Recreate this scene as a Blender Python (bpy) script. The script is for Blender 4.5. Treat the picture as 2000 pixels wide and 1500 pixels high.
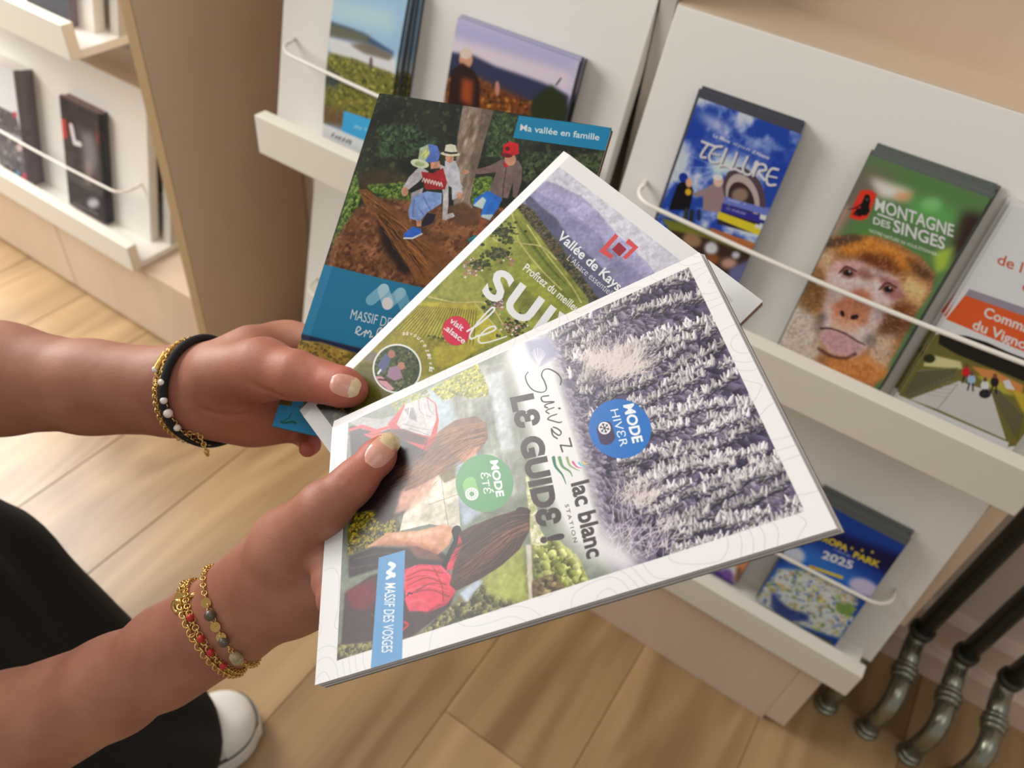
import bpy, bmesh, math, random
import numpy as np
from mathutils import Vector, Matrix, noise as mnoise

random.seed(7)
SC = bpy.context.scene
for o in list(bpy.data.objects):
    bpy.data.objects.remove(o, do_unlink=True)
COL = SC.collection

# ------------------------------------------------------------------ camera
CH = 1.055                                   # camera height above the floor (m)
FPX = 1526.08                                # focal length for a 2000 px wide frame
RIGHT = np.array([0.83086165, 0.54735754, 0.10034258])
DOWN = np.array([0.44735812, -0.54974409, -0.70544465])
FWD = np.array([-0.33096771, 0.63101598, -0.70162612])
CAM = np.array([0.0, 0.0, CH])
cam_d = bpy.data.cameras.new('camera')
cam = bpy.data.objects.new('camera', cam_d)
COL.objects.link(cam)
cam_d.sensor_width = 36.0
cam_d.lens = FPX / 2000 * 36
cam_d.clip_start = 0.02
cam.matrix_world = Matrix(((RIGHT[0], -DOWN[0], -FWD[0], 0), (RIGHT[1], -DOWN[1], -FWD[1], 0),
                           (RIGHT[2], -DOWN[2], -FWD[2], CH), (0, 0, 0, 1)))
cam_d.dof.use_dof = True
cam_d.dof.focus_distance = 0.375
cam_d.dof.aperture_fstop = 10.0
SC.camera = cam

# ------------------------------------------------------------------ light
SC.view_settings.view_transform = 'Standard'
SC.view_settings.look = 'None'
SC.view_settings.gamma = 1.0
SC.view_settings.exposure = 0.0
SC.view_settings.use_curve_mapping = False
world = bpy.data.worlds.new('world')
SC.world = world
world.use_nodes = True
bgn = world.node_tree.nodes['Background']
bgn.inputs[0].default_value = (1.0, 0.965, 0.92, 1)
bgn.inputs[1].default_value = 0.35


def area_light(name, loc, target, sx, sy, power, color):
    l = bpy.data.lights.new(name, 'AREA')
    l.shape = 'RECTANGLE'
    l.size = sx
    l.size_y = sy
    l.energy = power
    l.color = color
    o = bpy.data.objects.new(name, l)
    COL.objects.link(o)
    o.location = loc
    d = Vector(target) - Vector(loc)
    o.rotation_euler = d.to_track_quat('-Z', 'Y').to_euler()
    return o


# daylight from the tall windows on the left of the room, a ceiling panel, and an added fill at the upper right
area_light('window_light', (-2.6, 0.55, 1.62), (-0.7, 0.30, 0.4), 1.1, 1.4, 72, (1.0, 0.985, 0.96))
area_light('window_light', (-2.6, -0.75, 1.75), (-0.3, 0.35, 0.5), 1.2, 1.4, 50, (1.0, 0.985, 0.96))
area_light('overhead_light', (-0.9, -0.1, 2.7), (-0.5, 0.3, 0.4), 1.6, 1.0, 6, (1.0, 0.965, 0.92))
area_light('overhead_light', (1.1, -0.5, 2.6), (-0.4, 0.5, 0.5), 1.2, 1.2, 6, (1.0, 0.965, 0.92))  # added fill lamp, brightens the gable and other sides facing right


# ------------------------------------------------------------------ helpers
def ray(x, y):
    return RIGHT * ((x - 1000) / FPX) + DOWN * ((y - 750) / FPX) + FWD


def at(x, y, d):
    return CAM + ray(x, y) * d


def on_y(x, y, Y):
    r = ray(x, y)
    return CAM + r * (Y / r[1])


def on_x(x, y, X):
    r = ray(x, y)
    return CAM + r * (X / r[0])


def on_z(x, y, Z):
    r = ray(x, y)
    return CAM + r * ((Z - CH) / r[2])


def proj(p):
    v = np.asarray(p, float) - CAM
    z = v @ FWD
    return np.array([1000 + FPX * (v @ RIGHT) / z, 750 + FPX * (v @ DOWN) / z])


def srgb(r, g=None, b=None):
    if g is None:
        r, g, b = r
    f = lambda c: (c / 255 / 12.92) if c <= 10 else ((c / 255 + 0.055) / 1.055) ** 2.4
    return (f(r), f(g), f(b), 1)


def tag(o, label=None, cat=None, group=None, kind=None):
    if label: o['label'] = label
    if cat: o['category'] = cat
    if group: o['group'] = group
    if kind: o['kind'] = kind
    return o


def empty(name, loc, label=None, cat=None, group=None):
    o = bpy.data.objects.new(name, None)
    o.empty_display_size = 0.02
    COL.objects.link(o)
    o.location = loc
    return tag(o, label, cat, group)


def link(name, me, mats=None, parent=None, smooth=False):
    o = bpy.data.objects.new(name, me)
    COL.objects.link(o)
    if mats:
        for m in (mats if isinstance(mats, (list, tuple)) else [mats]):
            me.materials.append(m)
    if smooth:
        me.polygons.foreach_set('use_smooth', [True] * len(me.polygons))
    if parent is not None:
        o.parent = parent
        if parent.parent is None:          # meshes carry world coordinates
            o.matrix_parent_inverse = Matrix.Translation(-Vector(parent.location))
    return o


def pydata(name, verts, faces, mats=None, parent=None, smooth=False):
    me = bpy.data.meshes.new(name)
    me.from_pydata([tuple(map(float, v)) for v in verts], [], [tuple(map(int, f)) for f in faces])
    me.update()
    return link(name, me, mats, parent, smooth)


class MB:
    """collects boxes, prisms and tubes and links them as one mesh"""
    def __init__(s):
        s.bm = bmesh.new()

    def box(s, x0, x1, y0, y1, z0, z1, bev=0.0):
        vs = [s.bm.verts.new(c) for c in ((x0, y0, z0), (x1, y0, z0), (x1, y1, z0), (x0, y1, z0),
                                          (x0, y0, z1), (x1, y0, z1), (x1, y1, z1), (x0, y1, z1))]
        fs = [s.bm.faces.new([vs[i] for i in f]) for f in
              ((0, 3, 2, 1), (4, 5, 6, 7), (0, 1, 5, 4), (1, 2, 6, 5), (2, 3, 7, 6), (3, 0, 4, 7))]
        if bev:
            es = list({e for f in fs for e in f.edges})
            bmesh.ops.bevel(s.bm, geom=es, offset=bev, segments=2, affect='EDGES', profile=0.6)
        return s

    def prism(s, poly_yz, x0, x1, bev=0.0):
        """a profile in the YZ plane pushed along X"""
        n = len(poly_yz)
        a = [s.bm.verts.new((x0, y, z)) for y, z in poly_yz]
        b = [s.bm.verts.new((x1, y, z)) for y, z in poly_yz]
        fs = [s.bm.faces.new(a[::-1]), s.bm.faces.new(b)]
        for i in range(n):
            j = (i + 1) % n
            fs.append(s.bm.faces.new((a[i], a[j], b[j], b[i])))
        if bev:
            es = list({e for f in fs for e in f.edges})
            bmesh.ops.bevel(s.bm, geom=es, offset=bev, segments=2, affect='EDGES', profile=0.6)
        bmesh.ops.recalc_face_normals(s.bm, faces=s.bm.faces[:])
        return s

    def tube(s, pts, rad, n=12, caps=True):
        pts = [Vector(p) for p in pts]
        m = len(pts)
        rads = rad if isinstance(rad, (list, tuple)) else [rad] * m
        t0 = (pts[1] - pts[0]).normalized()
        up = Vector((0, 0, 1)) if abs(t0.z) < 0.9 else Vector((1, 0, 0))
        nrm = t0.cross(up).normalized()
        rings = []
        for i in range(m):
            t = (pts[min(i + 1, m - 1)] - pts[max(i - 1, 0)]).normalized()
            nrm = (nrm - t * nrm.dot(t)).normalized()
            bn = t.cross(nrm)
            rings.append([s.bm.verts.new(pts[i] + (nrm * math.cos(2 * math.pi * k / n) + bn * math.sin(2 * math.pi * k / n)) * rads[i]) for k in range(n)])
        for i in range(m - 1):
            for k in range(n):
                j = (k + 1) % n
                s.bm.faces.new((rings[i][k], rings[i][j], rings[i + 1][j], rings[i + 1][k]))
        if caps:
            s.bm.faces.new(rings[0][::-1])
            s.bm.faces.new(rings[-1])
        return s

    def ring(s, c, axis, R, r, n=20, k=8):
        """a closed torus"""
        c = Vector(c)
        ax = Vector(axis).normalized()
        u = ax.orthogonal().normalized()
        v = ax.cross(u)
        rr = []
        for i in range(n):
            a = 2 * math.pi * i / n
            d = u * math.cos(a) + v * math.sin(a)
            rr.append([s.bm.verts.new(c + d * (R + r * math.cos(2 * math.pi * j / k)) + ax * r * math.sin(2 * math.pi * j / k)) for j in range(k)])
        for i in range(n):
            for j in range(k):
                s.bm.faces.new((rr[i][j], rr[(i + 1) % n][j], rr[(i + 1) % n][(j + 1) % k], rr[i][(j + 1) % k]))
        return s

    def sphere(s, c, r, seg=12, scale=(1, 1, 1)):
        m = Matrix.Translation(Vector(c)) @ Matrix.Diagonal((scale[0], scale[1], scale[2], 1))
        bmesh.ops.create_uvsphere(s.bm, u_segments=seg, v_segments=max(6, seg // 2 + 2), radius=r, matrix=m)
        return s

    def build(s, name, mats=None, parent=None, smooth=False):
        bmesh.ops.recalc_face_normals(s.bm, faces=s.bm.faces[:])
        me = bpy.data.meshes.new(name)
        s.bm.to_mesh(me)
        s.bm.free()
        return link(name, me, mats, parent, smooth)


# ------------------------------------------------------------------ materials
def new_mat(name):
    m = bpy.data.materials.new(name)
    m.use_nodes = True
    nt = m.node_tree
    return m, nt, nt.nodes['Principled BSDF']


def plain(name, col, rough=0.5, metal=0.0, bump=0.0, bscale=200, var=0.0, coat=0.0, sss=0.0):
    m, nt, b = new_mat(name)
    b.inputs['Roughness'].default_value = rough
    b.inputs['Metallic'].default_value = metal
    b.inputs['Base Color'].default_value = col
    if coat:
        b.inputs['Coat Weight'].default_value = coat
        b.inputs['Coat Roughness'].default_value = 0.15
    tc = nt.nodes.new('ShaderNodeTexCoord')
    no = nt.nodes.new('ShaderNodeTexNoise')
    no.inputs['Scale'].default_value = bscale
    no.inputs['Detail'].default_value = 4
    nt.links.new(tc.outputs['Object'], no.inputs['Vector'])
    if var:
        mx = nt.nodes.new('ShaderNodeMix')
        mx.data_type = 'RGBA'
        mx.inputs[6].default_value = col
        mx.inputs[7].default_value = tuple(c * (1 - var) for c in col[:3]) + (1,)
        nt.links.new(no.outputs['Fac'], mx.inputs[0])
        nt.links.new(mx.outputs[2], b.inputs['Base Color'])
    if bump:
        bp = nt.nodes.new('ShaderNodeBump')
        bp.inputs['Strength'].default_value = bump
        bp.inputs['Distance'].default_value = 0.001
        nt.links.new(no.outputs['Fac'], bp.inputs['Height'])
        nt.links.new(bp.outputs['Normal'], b.inputs['Normal'])
    return m


def wood(name, c1, c2, axis=2, scale=6.0, stretch=12.0, rough=0.45, fine=0.35, bump=0.05, knots=False, rnd=True):
    """grain drawn out along one axis, every board with its own offset"""
    m, nt, b = new_mat(name)
    N = nt.nodes.new
    L = nt.links.new
    tc = N('ShaderNodeTexCoord')
    oi = N('ShaderNodeObjectInfo')
    mp = N('ShaderNodeMapping')
    sc = [scale * stretch] * 3
    sc[axis] = scale
    mp.inputs['Scale'].default_value = [c * 0.35 for c in sc]
    ad = N('ShaderNodeVectorMath')
    ad.operation = 'ADD'
    mul = N('ShaderNodeVectorMath')
    mul.operation = 'SCALE'
    mul.inputs[0].default_value = (37.0, 53.0, 71.0)
    L(oi.outputs['Random'], mul.inputs['Scale'])
    L(tc.outputs['Object'], ad.inputs[0])
    if rnd:
        L(mul.outputs[0], ad.inputs[1])
    L(ad.outputs[0], mp.inputs['Vector'])
    n1 = N('ShaderNodeTexNoise')
    n1.inputs['Scale'].default_value = 1.0
    n1.inputs['Detail'].default_value = 5
    n1.inputs['Distortion'].default_value = 1.2 if knots else 0.4
    L(mp.outputs[0], n1.inputs['Vector'])
    mp2 = N('ShaderNodeMapping')
    sc2 = [scale * stretch * 3.0] * 3
    sc2[axis] = scale * 1.2
    mp2.inputs['Scale'].default_value = sc2
    L(ad.outputs[0], mp2.inputs['Vector'])
    n2 = N('ShaderNodeTexNoise')
    n2.inputs['Scale'].default_value = 1.0
    n2.inputs['Detail'].default_value = 3
    L(mp2.outputs[0], n2.inputs['Vector'])
    mr = N('ShaderNodeMapRange')
    mr.inputs[1].default_value = 0.3
    mr.inputs[2].default_value = 0.7
    L(n1.outputs['Fac'], mr.inputs[0])
    mx = N('ShaderNodeMix')
    mx.data_type = 'FLOAT'
    mx.inputs[0].default_value = fine
    L(mr.outputs[0], mx.inputs[2])
    L(n2.outputs['Fac'], mx.inputs[3])
    fac = mx.outputs[0]
    if knots:
        # cathedral figure: rings of a stretched noise field
        mp3 = N('ShaderNodeMapping')
        sc3 = [scale * 2.2] * 3
        sc3[axis] = scale * 0.42
        mp3.inputs['Scale'].default_value = sc3
        L(ad.outputs[0], mp3.inputs['Vector'])
        n3 = N('ShaderNodeTexNoise')
        n3.inputs['Scale'].default_value = 1.0
        n3.inputs['Detail'].default_value = 1.5
        L(mp3.outputs[0], n3.inputs['Vector'])
        ml = N('ShaderNodeMath')
        ml.operation = 'MULTIPLY'
        ml.inputs[1].default_value = 60.0
        L(n3.outputs['Fac'], ml.inputs[0])
        sn = N('ShaderNodeMath')
        sn.operation = 'SINE'
        L(ml.outputs[0], sn.inputs[0])
        ma = N('ShaderNodeMath')
        ma.operation = 'MULTIPLY_ADD'
        ma.inputs[1].default_value = 0.13
        L(sn.outputs[0], ma.inputs[0])
        L(fac, ma.inputs[2])
        mb_ = N('ShaderNodeMath')
        mb_.operation = 'MULTIPLY_ADD'
        mb_.inputs[1].default_value = 0.5
        mb_.inputs[2].default_value = -0.25
        L(oi.outputs['Random'], mb_.inputs[0])
        mc = N('ShaderNodeMath')
        mc.operation = 'ADD'
        L(ma.outputs[0], mc.inputs[0])
        L(mb_.outputs[0], mc.inputs[1])
        fac = mc.outputs[0]
    cm = N('ShaderNodeMix')
    cm.data_type = 'RGBA'
    cm.inputs[6].default_value = c1
    cm.inputs[7].default_value = c2
    cm.clamp_factor = True
    L(fac, cm.inputs[0])
    L(cm.outputs[2], b.inputs['Base Color'])
    b.inputs['Roughness'].default_value = rough
    if bump:
        bp = N('ShaderNodeBump')
        bp.inputs['Strength'].default_value = bump
        bp.inputs['Distance'].default_value = 0.001
        L(n2.outputs['Fac'], bp.inputs['Height'])
        L(bp.outputs['Normal'], b.inputs['Normal'])
    return m


M = {}
M['white'] = plain('white_laminate', srgb(232, 228, 220), 0.42, bump=0.03, bscale=600)
M['white_edge'] = plain('white_edge', srgb(228, 222, 208), 0.5)
M['grey_side'] = plain('grey_side_board', srgb(196, 190, 180), 0.5)
M['birch'] = wood('birch_veneer', srgb(222, 201, 178), srgb(207, 183, 158), axis=2, scale=3, stretch=6, rough=0.45, fine=0.3)
M['birch_h'] = wood('birch_veneer_flat', srgb(216, 195, 170), srgb(200, 177, 150), axis=0, scale=3, stretch=6, rough=0.45, fine=0.3)
M['gable'] = wood('gable_veneer', srgb(232, 209, 182), srgb(220, 194, 166), axis=2, scale=2.2, stretch=7, rough=0.5, fine=0.3)
M['edge_band'] = plain('brown_edge_band', srgb(168, 142, 104), 0.5)
M['dark_gap'] = plain('dark_joint', srgb(70, 52, 36), 0.7)
M['floor'] = wood('oak_plank', srgb(184, 153, 110), srgb(134, 104, 70), axis=1, scale=3.0, stretch=9, rough=0.27, fine=0.3, bump=0.06, knots=True)
M['floor_base'] = plain('floor_underlay', srgb(104, 80, 54), 0.8)
M['wall'] = plain('wall_paint', srgb(226, 208, 192), 0.8, bump=0.05, bscale=120)
M['skirt'] = plain('skirting_paint', srgb(226, 202, 186), 0.6)
M['rod'] = plain('white_rod', srgb(236, 230, 218), 0.3)
M['pipe'] = plain('dark_pipe_paint', srgb(66, 66, 54), 0.28, metal=0.35, bump=0.1, bscale=80)
M['pipe_metal'] = plain('worn_pipe_metal', srgb(150, 150, 134), 0.24, metal=0.85, bump=0.15, bscale=60)
M['paper'] = plain('paper_edge', srgb(214, 208, 202), 0.8)
M['paper_grey'] = plain('paper_edge_grey', srgb(150, 146, 148), 0.8)
# ------------------------------------------------------------------ the setting
floor = pydata('floor', [(-3.2, -1.6, -0.02), (1.6, -1.6, -0.02), (1.6, 0.86, -0.02), (-3.2, 0.86, -0.02),
                         (-3.2, -1.6, -0.012), (1.6, -1.6, -0.012), (1.6, 0.86, -0.012), (-3.2, 0.86, -0.012)],
               [(0, 3, 2, 1), (4, 5, 6, 7), (0, 1, 5, 4), (1, 2, 6, 5), (2, 3, 7, 6), (3, 0, 4, 7)], M['floor_base'])
tag(floor, kind='structure')
PW = 0.18
rng = random.Random(11)
pmesh = {}
joints = {}
for c in range(-11, 9):
    x0 = -0.046 + c * PW
    off = {-1: 0.372, 0: -0.35, -2: -0.05, -3: 0.0, -5: 0.06}.get(c, rng.uniform(-0.6, 0.6))
    ys = [y for y in (off - 2.4, off - 1.2, off, off + 1.2, off + 2.4)]
    ys = [max(-1.6, min(0.86, y)) for y in ys]
    for a, b_ in zip(ys[:-1], ys[1:]):
        if b_ - a < 0.02:
            continue
        ln = round(b_ - a, 3)
        if ln not in pmesh:
            bm = bmesh.new()
            g = 0.0003
            h = 0.0009
            vs = []
            for (i, z) in ((g, -0.012), (g, -h), (g + h, 0.0)):
                vs.append([bm.verts.new(p) for p in ((i, i, z), (PW - i, i, z), (PW - i, ln - i, z), (i, ln - i, z))])
            for q in range(2):
                for k in range(4):
                    bm.faces.new((vs[q][k], vs[q][(k + 1) % 4], vs[q + 1][(k + 1) % 4], vs[q + 1][k]))
            bm.faces.new(vs[2])
            me = bpy.data.meshes.new('plank')
            bm.to_mesh(me)
            bm.free()
            me.materials.append(M['floor'])
            pmesh[ln] = me
        o = bpy.data.objects.new('plank', pmesh[ln])
        COL.objects.link(o)
        o.parent = floor
        o.location = (x0, a, 0)

tag(MB().box(-3.2, 1.6, 0.86, 0.90, 0, 2.5).build('wall_back', M['wall']), kind='structure')
sk = MB()
sk.prism([(0.86, 0.0), (0.826, 0.0), (0.826, 0.050), (0.832, 0.056), (0.842, 0.058), (0.842, 0.112), (0.848, 0.12), (0.86, 0.122)], -0.89, 1.6)
tag(sk.build('baseboard_back', M['skirt']), kind='structure')
tag(MB().box(0.60, 0.625, 0.45, 0.826, 0.0, 0.10).build('trim_1', M['skirt']), kind='structure')

# ------------------------------------------------------------------ display cabinets
YF = 0.605            # front plane of the tray lips
KP = 0.227            # lean of the display panels (dy/dz)
YP = 0.668            # front of a panel at tray level
PH = 0.272


def panel_y(z, z0):
    return YP + KP * (z - z0)


def flap(cab, z0, x0, x1, t0, t1, rod=None, off=0.030):
    """one tilted display flap: panel > tray, lip, rod"""
    th = 0.018
    z1 = z0 + PH
    p = MB().prism([(panel_y(z0, z0), z0), (panel_y(z1, z0), z1), (panel_y(z1, z0) + th, z1), (panel_y(z0, z0) + th, z0)], x0, x1, 0.0008)
    fl = p.build('display_panel', M['white'], cab)
    tr = MB().box(t0, t1, YF + 0.018, YP + 0.10, z0, z0 + 0.012, 0.0006).build('tray_floor', M['white'], fl)
    lp = MB().box(t0, t1, YF, YF + 0.018, z0, z0 + 0.05, 0.0012).build('tray_lip', M['white_edge'], fl)
    sd = MB()
    sd.prism([(YP + 0.019, z0 + 0.012), (panel_y(z1, z0) + 0.019, z1 - 0.004), (0.80, z1 - 0.004), (0.80, z0 + 0.012)], t1 - 0.02, t1 - 0.002)
    sd.build('side_board', M['grey_side'], fl)
    if rod:
        r0, r1 = rod
        zr = z0 + 0.112
        yr = panel_y(zr, z0)
        pts = [(r0, yr + 0.004, zr + 0.002), (r0, yr - 0.012, zr)]
        for k in range(6):
            a = k / 5 * math.pi / 2
            pts.append((r0 + 0.016 * (1 - math.cos(a)) * 1.6, yr - 0.012 - (off - 0.012) * math.sin(a), zr - 0.004 * math.sin(a)))
        n = 8
        for k in range(1, n):
            t = k / n
            pts.append((r0 + 0.03 + (r1 - r0 - 0.06) * t, yr - off - 0.002 * math.sin(t * math.pi), zr - 0.004 - 0.004 * math.sin(t * math.pi)))
        for k in range(6):
            a = (5 - k) / 5 * math.pi / 2
            pts.append((r1 - 0.016 * (1 - math.cos(a)) * 1.6, yr - 0.012 - (off - 0.012) * math.sin(a), zr - 0.004 * math.sin(a)))
        pts += [(r1, yr - 0.012, zr), (r1, yr + 0.004, zr + 0.002)]
        MB().tube(pts, 0.0023, 10).build('retaining_rod', M['rod'], fl, True)
    return fl


Z_UP, Z_LOW, Z_TOP = 0.540, 0.172, 0.908


def shelf(cab, x0, x1, z, y1=0.83):
    MB().box(x0, x1, 0.7305, y1, z, z + 0.016, 0.0006).build('shelf_board', M['birch_h'], cab)
    return None


# right-hand cabinet
cR = empty('display_cabinet', (-0.03, 0.70, 0), 'white and birch brochure cabinet at the right, its trays holding the monkey and mine leaflets', 'cabinet')
flap(cR, Z_UP, -0.268, 0.204, -0.25, 0.19, rod=(-0.243, 0.178))
flap(cR, Z_LOW, -0.268, 0.204, -0.25, 0.19, rod=(-0.243, 0.180))
shelf(cR, -0.268, 0.204, Z_LOW + PH - 0.0145)
shelf(cR, -0.268, 0.204, Z_UP + PH - 0.0145)
MB().box(-0.268, 0.204, 0.812, 0.83, 0.20, 1.35).build('back_board', M['birch'], cR)
MB().box(0.2055, 0.2235, 0.7305, 0.83, 0.19, 1.35, 0.0006).build('side_panel', M['gable'], cR)
MB().box(-0.25, 0.137, 0.62, 0.80, 0.0, 0.1715, 0.0008).build('base_box', M['birch'], cR)
MB().box(0.1372, 0.165, 0.62, 0.80, 0.012, 0.1715, 0.0008).build('base_end', M['birch'], cR)

# middle cabinet
cM = empty('display_cabinet', (-0.52, 0.70, 0), 'white brochure cabinet in the middle, mostly hidden behind the fanned magazines', 'cabinet')
flap(cM, Z_UP, -0.752, -0.287, -0.718, -0.305, rod=(-0.730, -0.31))
flap(cM, Z_LOW, -0.752, -0.287, -0.718, -0.305, rod=(-0.730, -0.31))
shelf(cM, -0.752, -0.287, Z_LOW + PH - 0.0145)
shelf(cM, -0.752, -0.287, Z_UP + PH - 0.0145)
MB().box(-0.752, -0.287, 0.812, 0.83, 0.10, 1.35).build('back_board', M['birch'], cM)
MB().box(-0.2855, -0.2695, 0.7305, 0.83, 0.02, 1.35, 0.0006).build('side_panel', M['grey_side'], cM)
MB().box(-0.771, -0.7535, 0.742, 0.83, 0.02, 1.35, 0.0006).build('side_panel', M['gable'], cM)
MB().box(-0.73, -0.252, 0.62, 0.80, 0.0, 0.1715, 0.0008).build('base_box', M['birch'], cM)

# left cabinet with its broad gable
cL = empty('display_cabinet', (-1.3, 0.70, 0), 'pale birch brochure cabinet at the left with a broad brown side panel', 'cabinet')
LX1 = -0.935
for z0, wl in ((Z_UP, True), (Z_LOW, True)):
    flap(cL, z0, -1.66, -1.118, -1.65, -1.084, rod=(-1.645, -1.136), off=0.041)
    shelf(cL, -1.68, LX1 - 0.001, z0 + PH - 0.0145)
MB().box(-1.68, LX1 - 0.001, 0.812, 0.83, 0.10, 1.35).build('back_board', M['grey_side'], cL)
MB().box(LX1, -0.914, 0.606, 0.856, 0.0, 1.35, 0.0006).build('side_panel', M['gable'], cL)
MB().box(LX1 - 0.0005, -0.9135, 0.6045, 0.6058, 0.0, 1.35).build('edge_band', M['edge_band'], cL)
MB().box(LX1 - 0.02, LX1 - 0.001, 0.735, 0.811, 0.1725, 0.428).build('inner_side', M['grey_side'], cL)
MB().box(-1.10, -1.085, 0.735, 0.811, 0.1725, 0.428).build('inner_side', M['grey_side'], cL)
xs = on_y(106, 437, 0.62)[0]
MB().box(-1.68, xs - 0.0012, 0.62, 0.80, 0.006, 0.1705, 0.001).build('drawer_front', M['birch'], cL)
MB().box(xs + 0.0012, LX1 - 0.001, 0.62, 0.80, 0.006, 0.1705, 0.001).build('drawer_front', M['birch'], cL)

# ------------------------------------------------------------------ heating pipes at the right
PIPE_LAB = ['dark green heating pipe whose polished foot shows just under the right tray',
            'dark heating pipe nearest the right cabinet, curving out to a polished foot on the floor',
            'middle dark heating pipe of the run beside the right cabinet',
            'rightmost dark heating pipe at the lower right edge, cut by the frame']
for i in range(4):
    X = 0.206 + 0.0585 * i
    root = empty('heating_pipe', (X, 0.745, 0), PIPE_LAB[i], 'pipe', 'heating pipes beside the right cabinet')
    yv, yf = 0.800, 0.692
    zc = 0.120
    if i == 0:      # runs back into the wall behind the cabinet
        MB().tube([(X, yv, zc), (X, yv + 0.003, zc + 0.008), (X, yv + 0.009, zc + 0.012), (X, 0.822, zc + 0.012)], 0.0115, 16).build('riser', M['pipe'], root, True)
    else:
        MB().tube([(X, yv, zc), (X, yv, 0.8), (X, yv, 1.35)], 0.0125, 16).build('riser', M['pipe'], root, True)

    def col_(mb, z, r, hh, y):
        mb.tube([(X, y, z - hh), (X, y, z - hh * 0.9), (X, y, z + hh * 0.9), (X, y, z + hh)], [r * 0.9, r, r, r * 0.9], 16)
    mb = MB()
    col_(mb, zc, 0.0165, 0.006, yv)
    mb.build('collar', M['pipe'], root, True)
    # swan neck: down, forward along the floor, down again
    P = [Vector((X, yv, zc))]
    for k in range(9):
        a_ = k / 8 * 1.42
        P.append(Vector((X, yv - 0.030 * (1 - math.cos(a_)), zc - 0.004 - 0.018 * math.sin(a_))))
    e = P[-1]
    d = (P[-1] - P[-2]).normalized()
    P.append(e + Vector((0, -0.030, -0.003)))
    MB().tube(P, [0.0122] + [0.0128] * (len(P) - 1), 16).build('upper_bend', M['pipe_metal'], root, True)
    c = P[-1]
    d = (P[-1] - P[-2]).normalized()
    mb = MB()
    for s_, R_, r_ in ((-0.004, 0.0115, 0.0042), (0.004, 0.0122, 0.0050), (0.012, 0.0115, 0.0042)):
        mb.ring(c + d * s_, d, R_, r_, 20, 8)
    mb.build('union_nut', M['pipe_metal'], root, True)
    q = c + d * 0.012
    P2 = [q]
    y1 = yf + 0.030
    P2.append(Vector((X, y1 + 0.004, q.z - 0.001)))
    for k in range(9):
        a_ = k / 8 * math.pi / 2
        P2.append(Vector((X, y1 - 0.030 * math.sin(a_), q.z - 0.002 - 0.034 * (1 - math.cos(a_)))))
    P2.append(Vector((X, yf, 0.012)))
    MB().tube(P2, [0.0105] + [0.0128] * (len(P2) - 2) + [0.0118], 16).build('lower_bend', M['pipe_metal'], root, True)
    mb = MB()
    mb.ring((X, yf, 0.004), (0, 0, 1), 0.0125, 0.004, 20, 8)
    mb.ring((X, yf, 0.014), (0, 0, 1), 0.0112, 0.0036, 20, 8)
    mb.build('floor_collar', M['pipe_metal'], root, True)
# ------------------------------------------------------------------ a small painter for the printed covers
def homog(src, dst):
    A = []
    for (x, y), (u, v) in zip(src, dst):
        A.append([x, y, 1, 0, 0, 0, -u * x, -u * y, -u])
        A.append([0, 0, 0, x, y, 1, -v * x, -v * y, -v])
    _, _, vt = np.linalg.svd(np.asarray(A, float))
    return vt[-1].reshape(3, 3)


def grid_noise(h, w, cy, cx, rs):
    """smooth value noise with cells of cy x cx pixels"""
    gy, gx = int(h / cy) + 3, int(w / cx) + 3
    g = rs.random((gy, gx)).astype(np.float32)
    y = np.arange(h, dtype=np.float32) / cy
    x = np.arange(w, dtype=np.float32) / cx
    y0 = y.astype(int)
    x0 = x.astype(int)
    fy = y - y0
    fx = x - x0
    fy = (fy * fy * (3 - 2 * fy))[:, None]
    fx = (fx * fx * (3 - 2 * fx))[None, :]
    r0 = g[y0][:, x0] * (1 - fx) + g[y0][:, x0 + 1] * fx
    r1 = g[y0 + 1][:, x0] * (1 - fx) + g[y0 + 1][:, x0 + 1] * fx
    return r0 * (1 - fy) + r1 * fy


def fbm(h, w, c, octv=4, seed=0, ax=1.0, ay=1.0):
    rs = np.random.default_rng(seed)
    out = np.zeros((h, w), np.float32)
    amp, tot = 1.0, 0.0
    for o in range(octv):
        out += amp * grid_noise(h, w, max(1.0, c * ay), max(1.0, c * ax), rs)
        tot += amp
        amp *= 0.55
        c *= 0.5
    return out / tot


def blur(m, r):
    r = int(r)
    if r < 1:
        return m
    for _ in range(2):
        for ax in (0, 1):
            p = np.pad(m, [(r + 1, r) if a == ax else (0, 0) for a in range(m.ndim)], mode='edge')
            c = np.cumsum(p, axis=ax, dtype=np.float64)
            n = m.shape[ax]
            hi = np.take(c, range(2 * r + 1, 2 * r + 1 + n), axis=ax)
            lo = np.take(c, range(0, n), axis=ax)
            m = ((hi - lo) / (2 * r + 1)).astype(np.float32)
    return m


GLYPHS = {}


def glyph_tris(txt, bold, font_sp=1.0):
    key = (txt, bold, font_sp)
    if key not in GLYPHS:
        c = bpy.data.curves.new('lettering', 'FONT')
        c.body = txt
        c.offset = bold
        c.space_character = font_sp
        c.resolution_u = 4
        o = bpy.data.objects.new('lettering', c)
        me = o.to_mesh()
        me.calc_loop_triangles()
        v = np.array([p.co[:2] for p in me.vertices], float).reshape(-1, 2)
        t = np.array([lt.vertices[:] for lt in me.loop_triangles], int).reshape(-1, 3)
        o.to_mesh_clear()
        bpy.data.objects.remove(o)
        bpy.data.curves.remove(c)
        GLYPHS[key] = (v, t)
    return GLYPHS[key]


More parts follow.
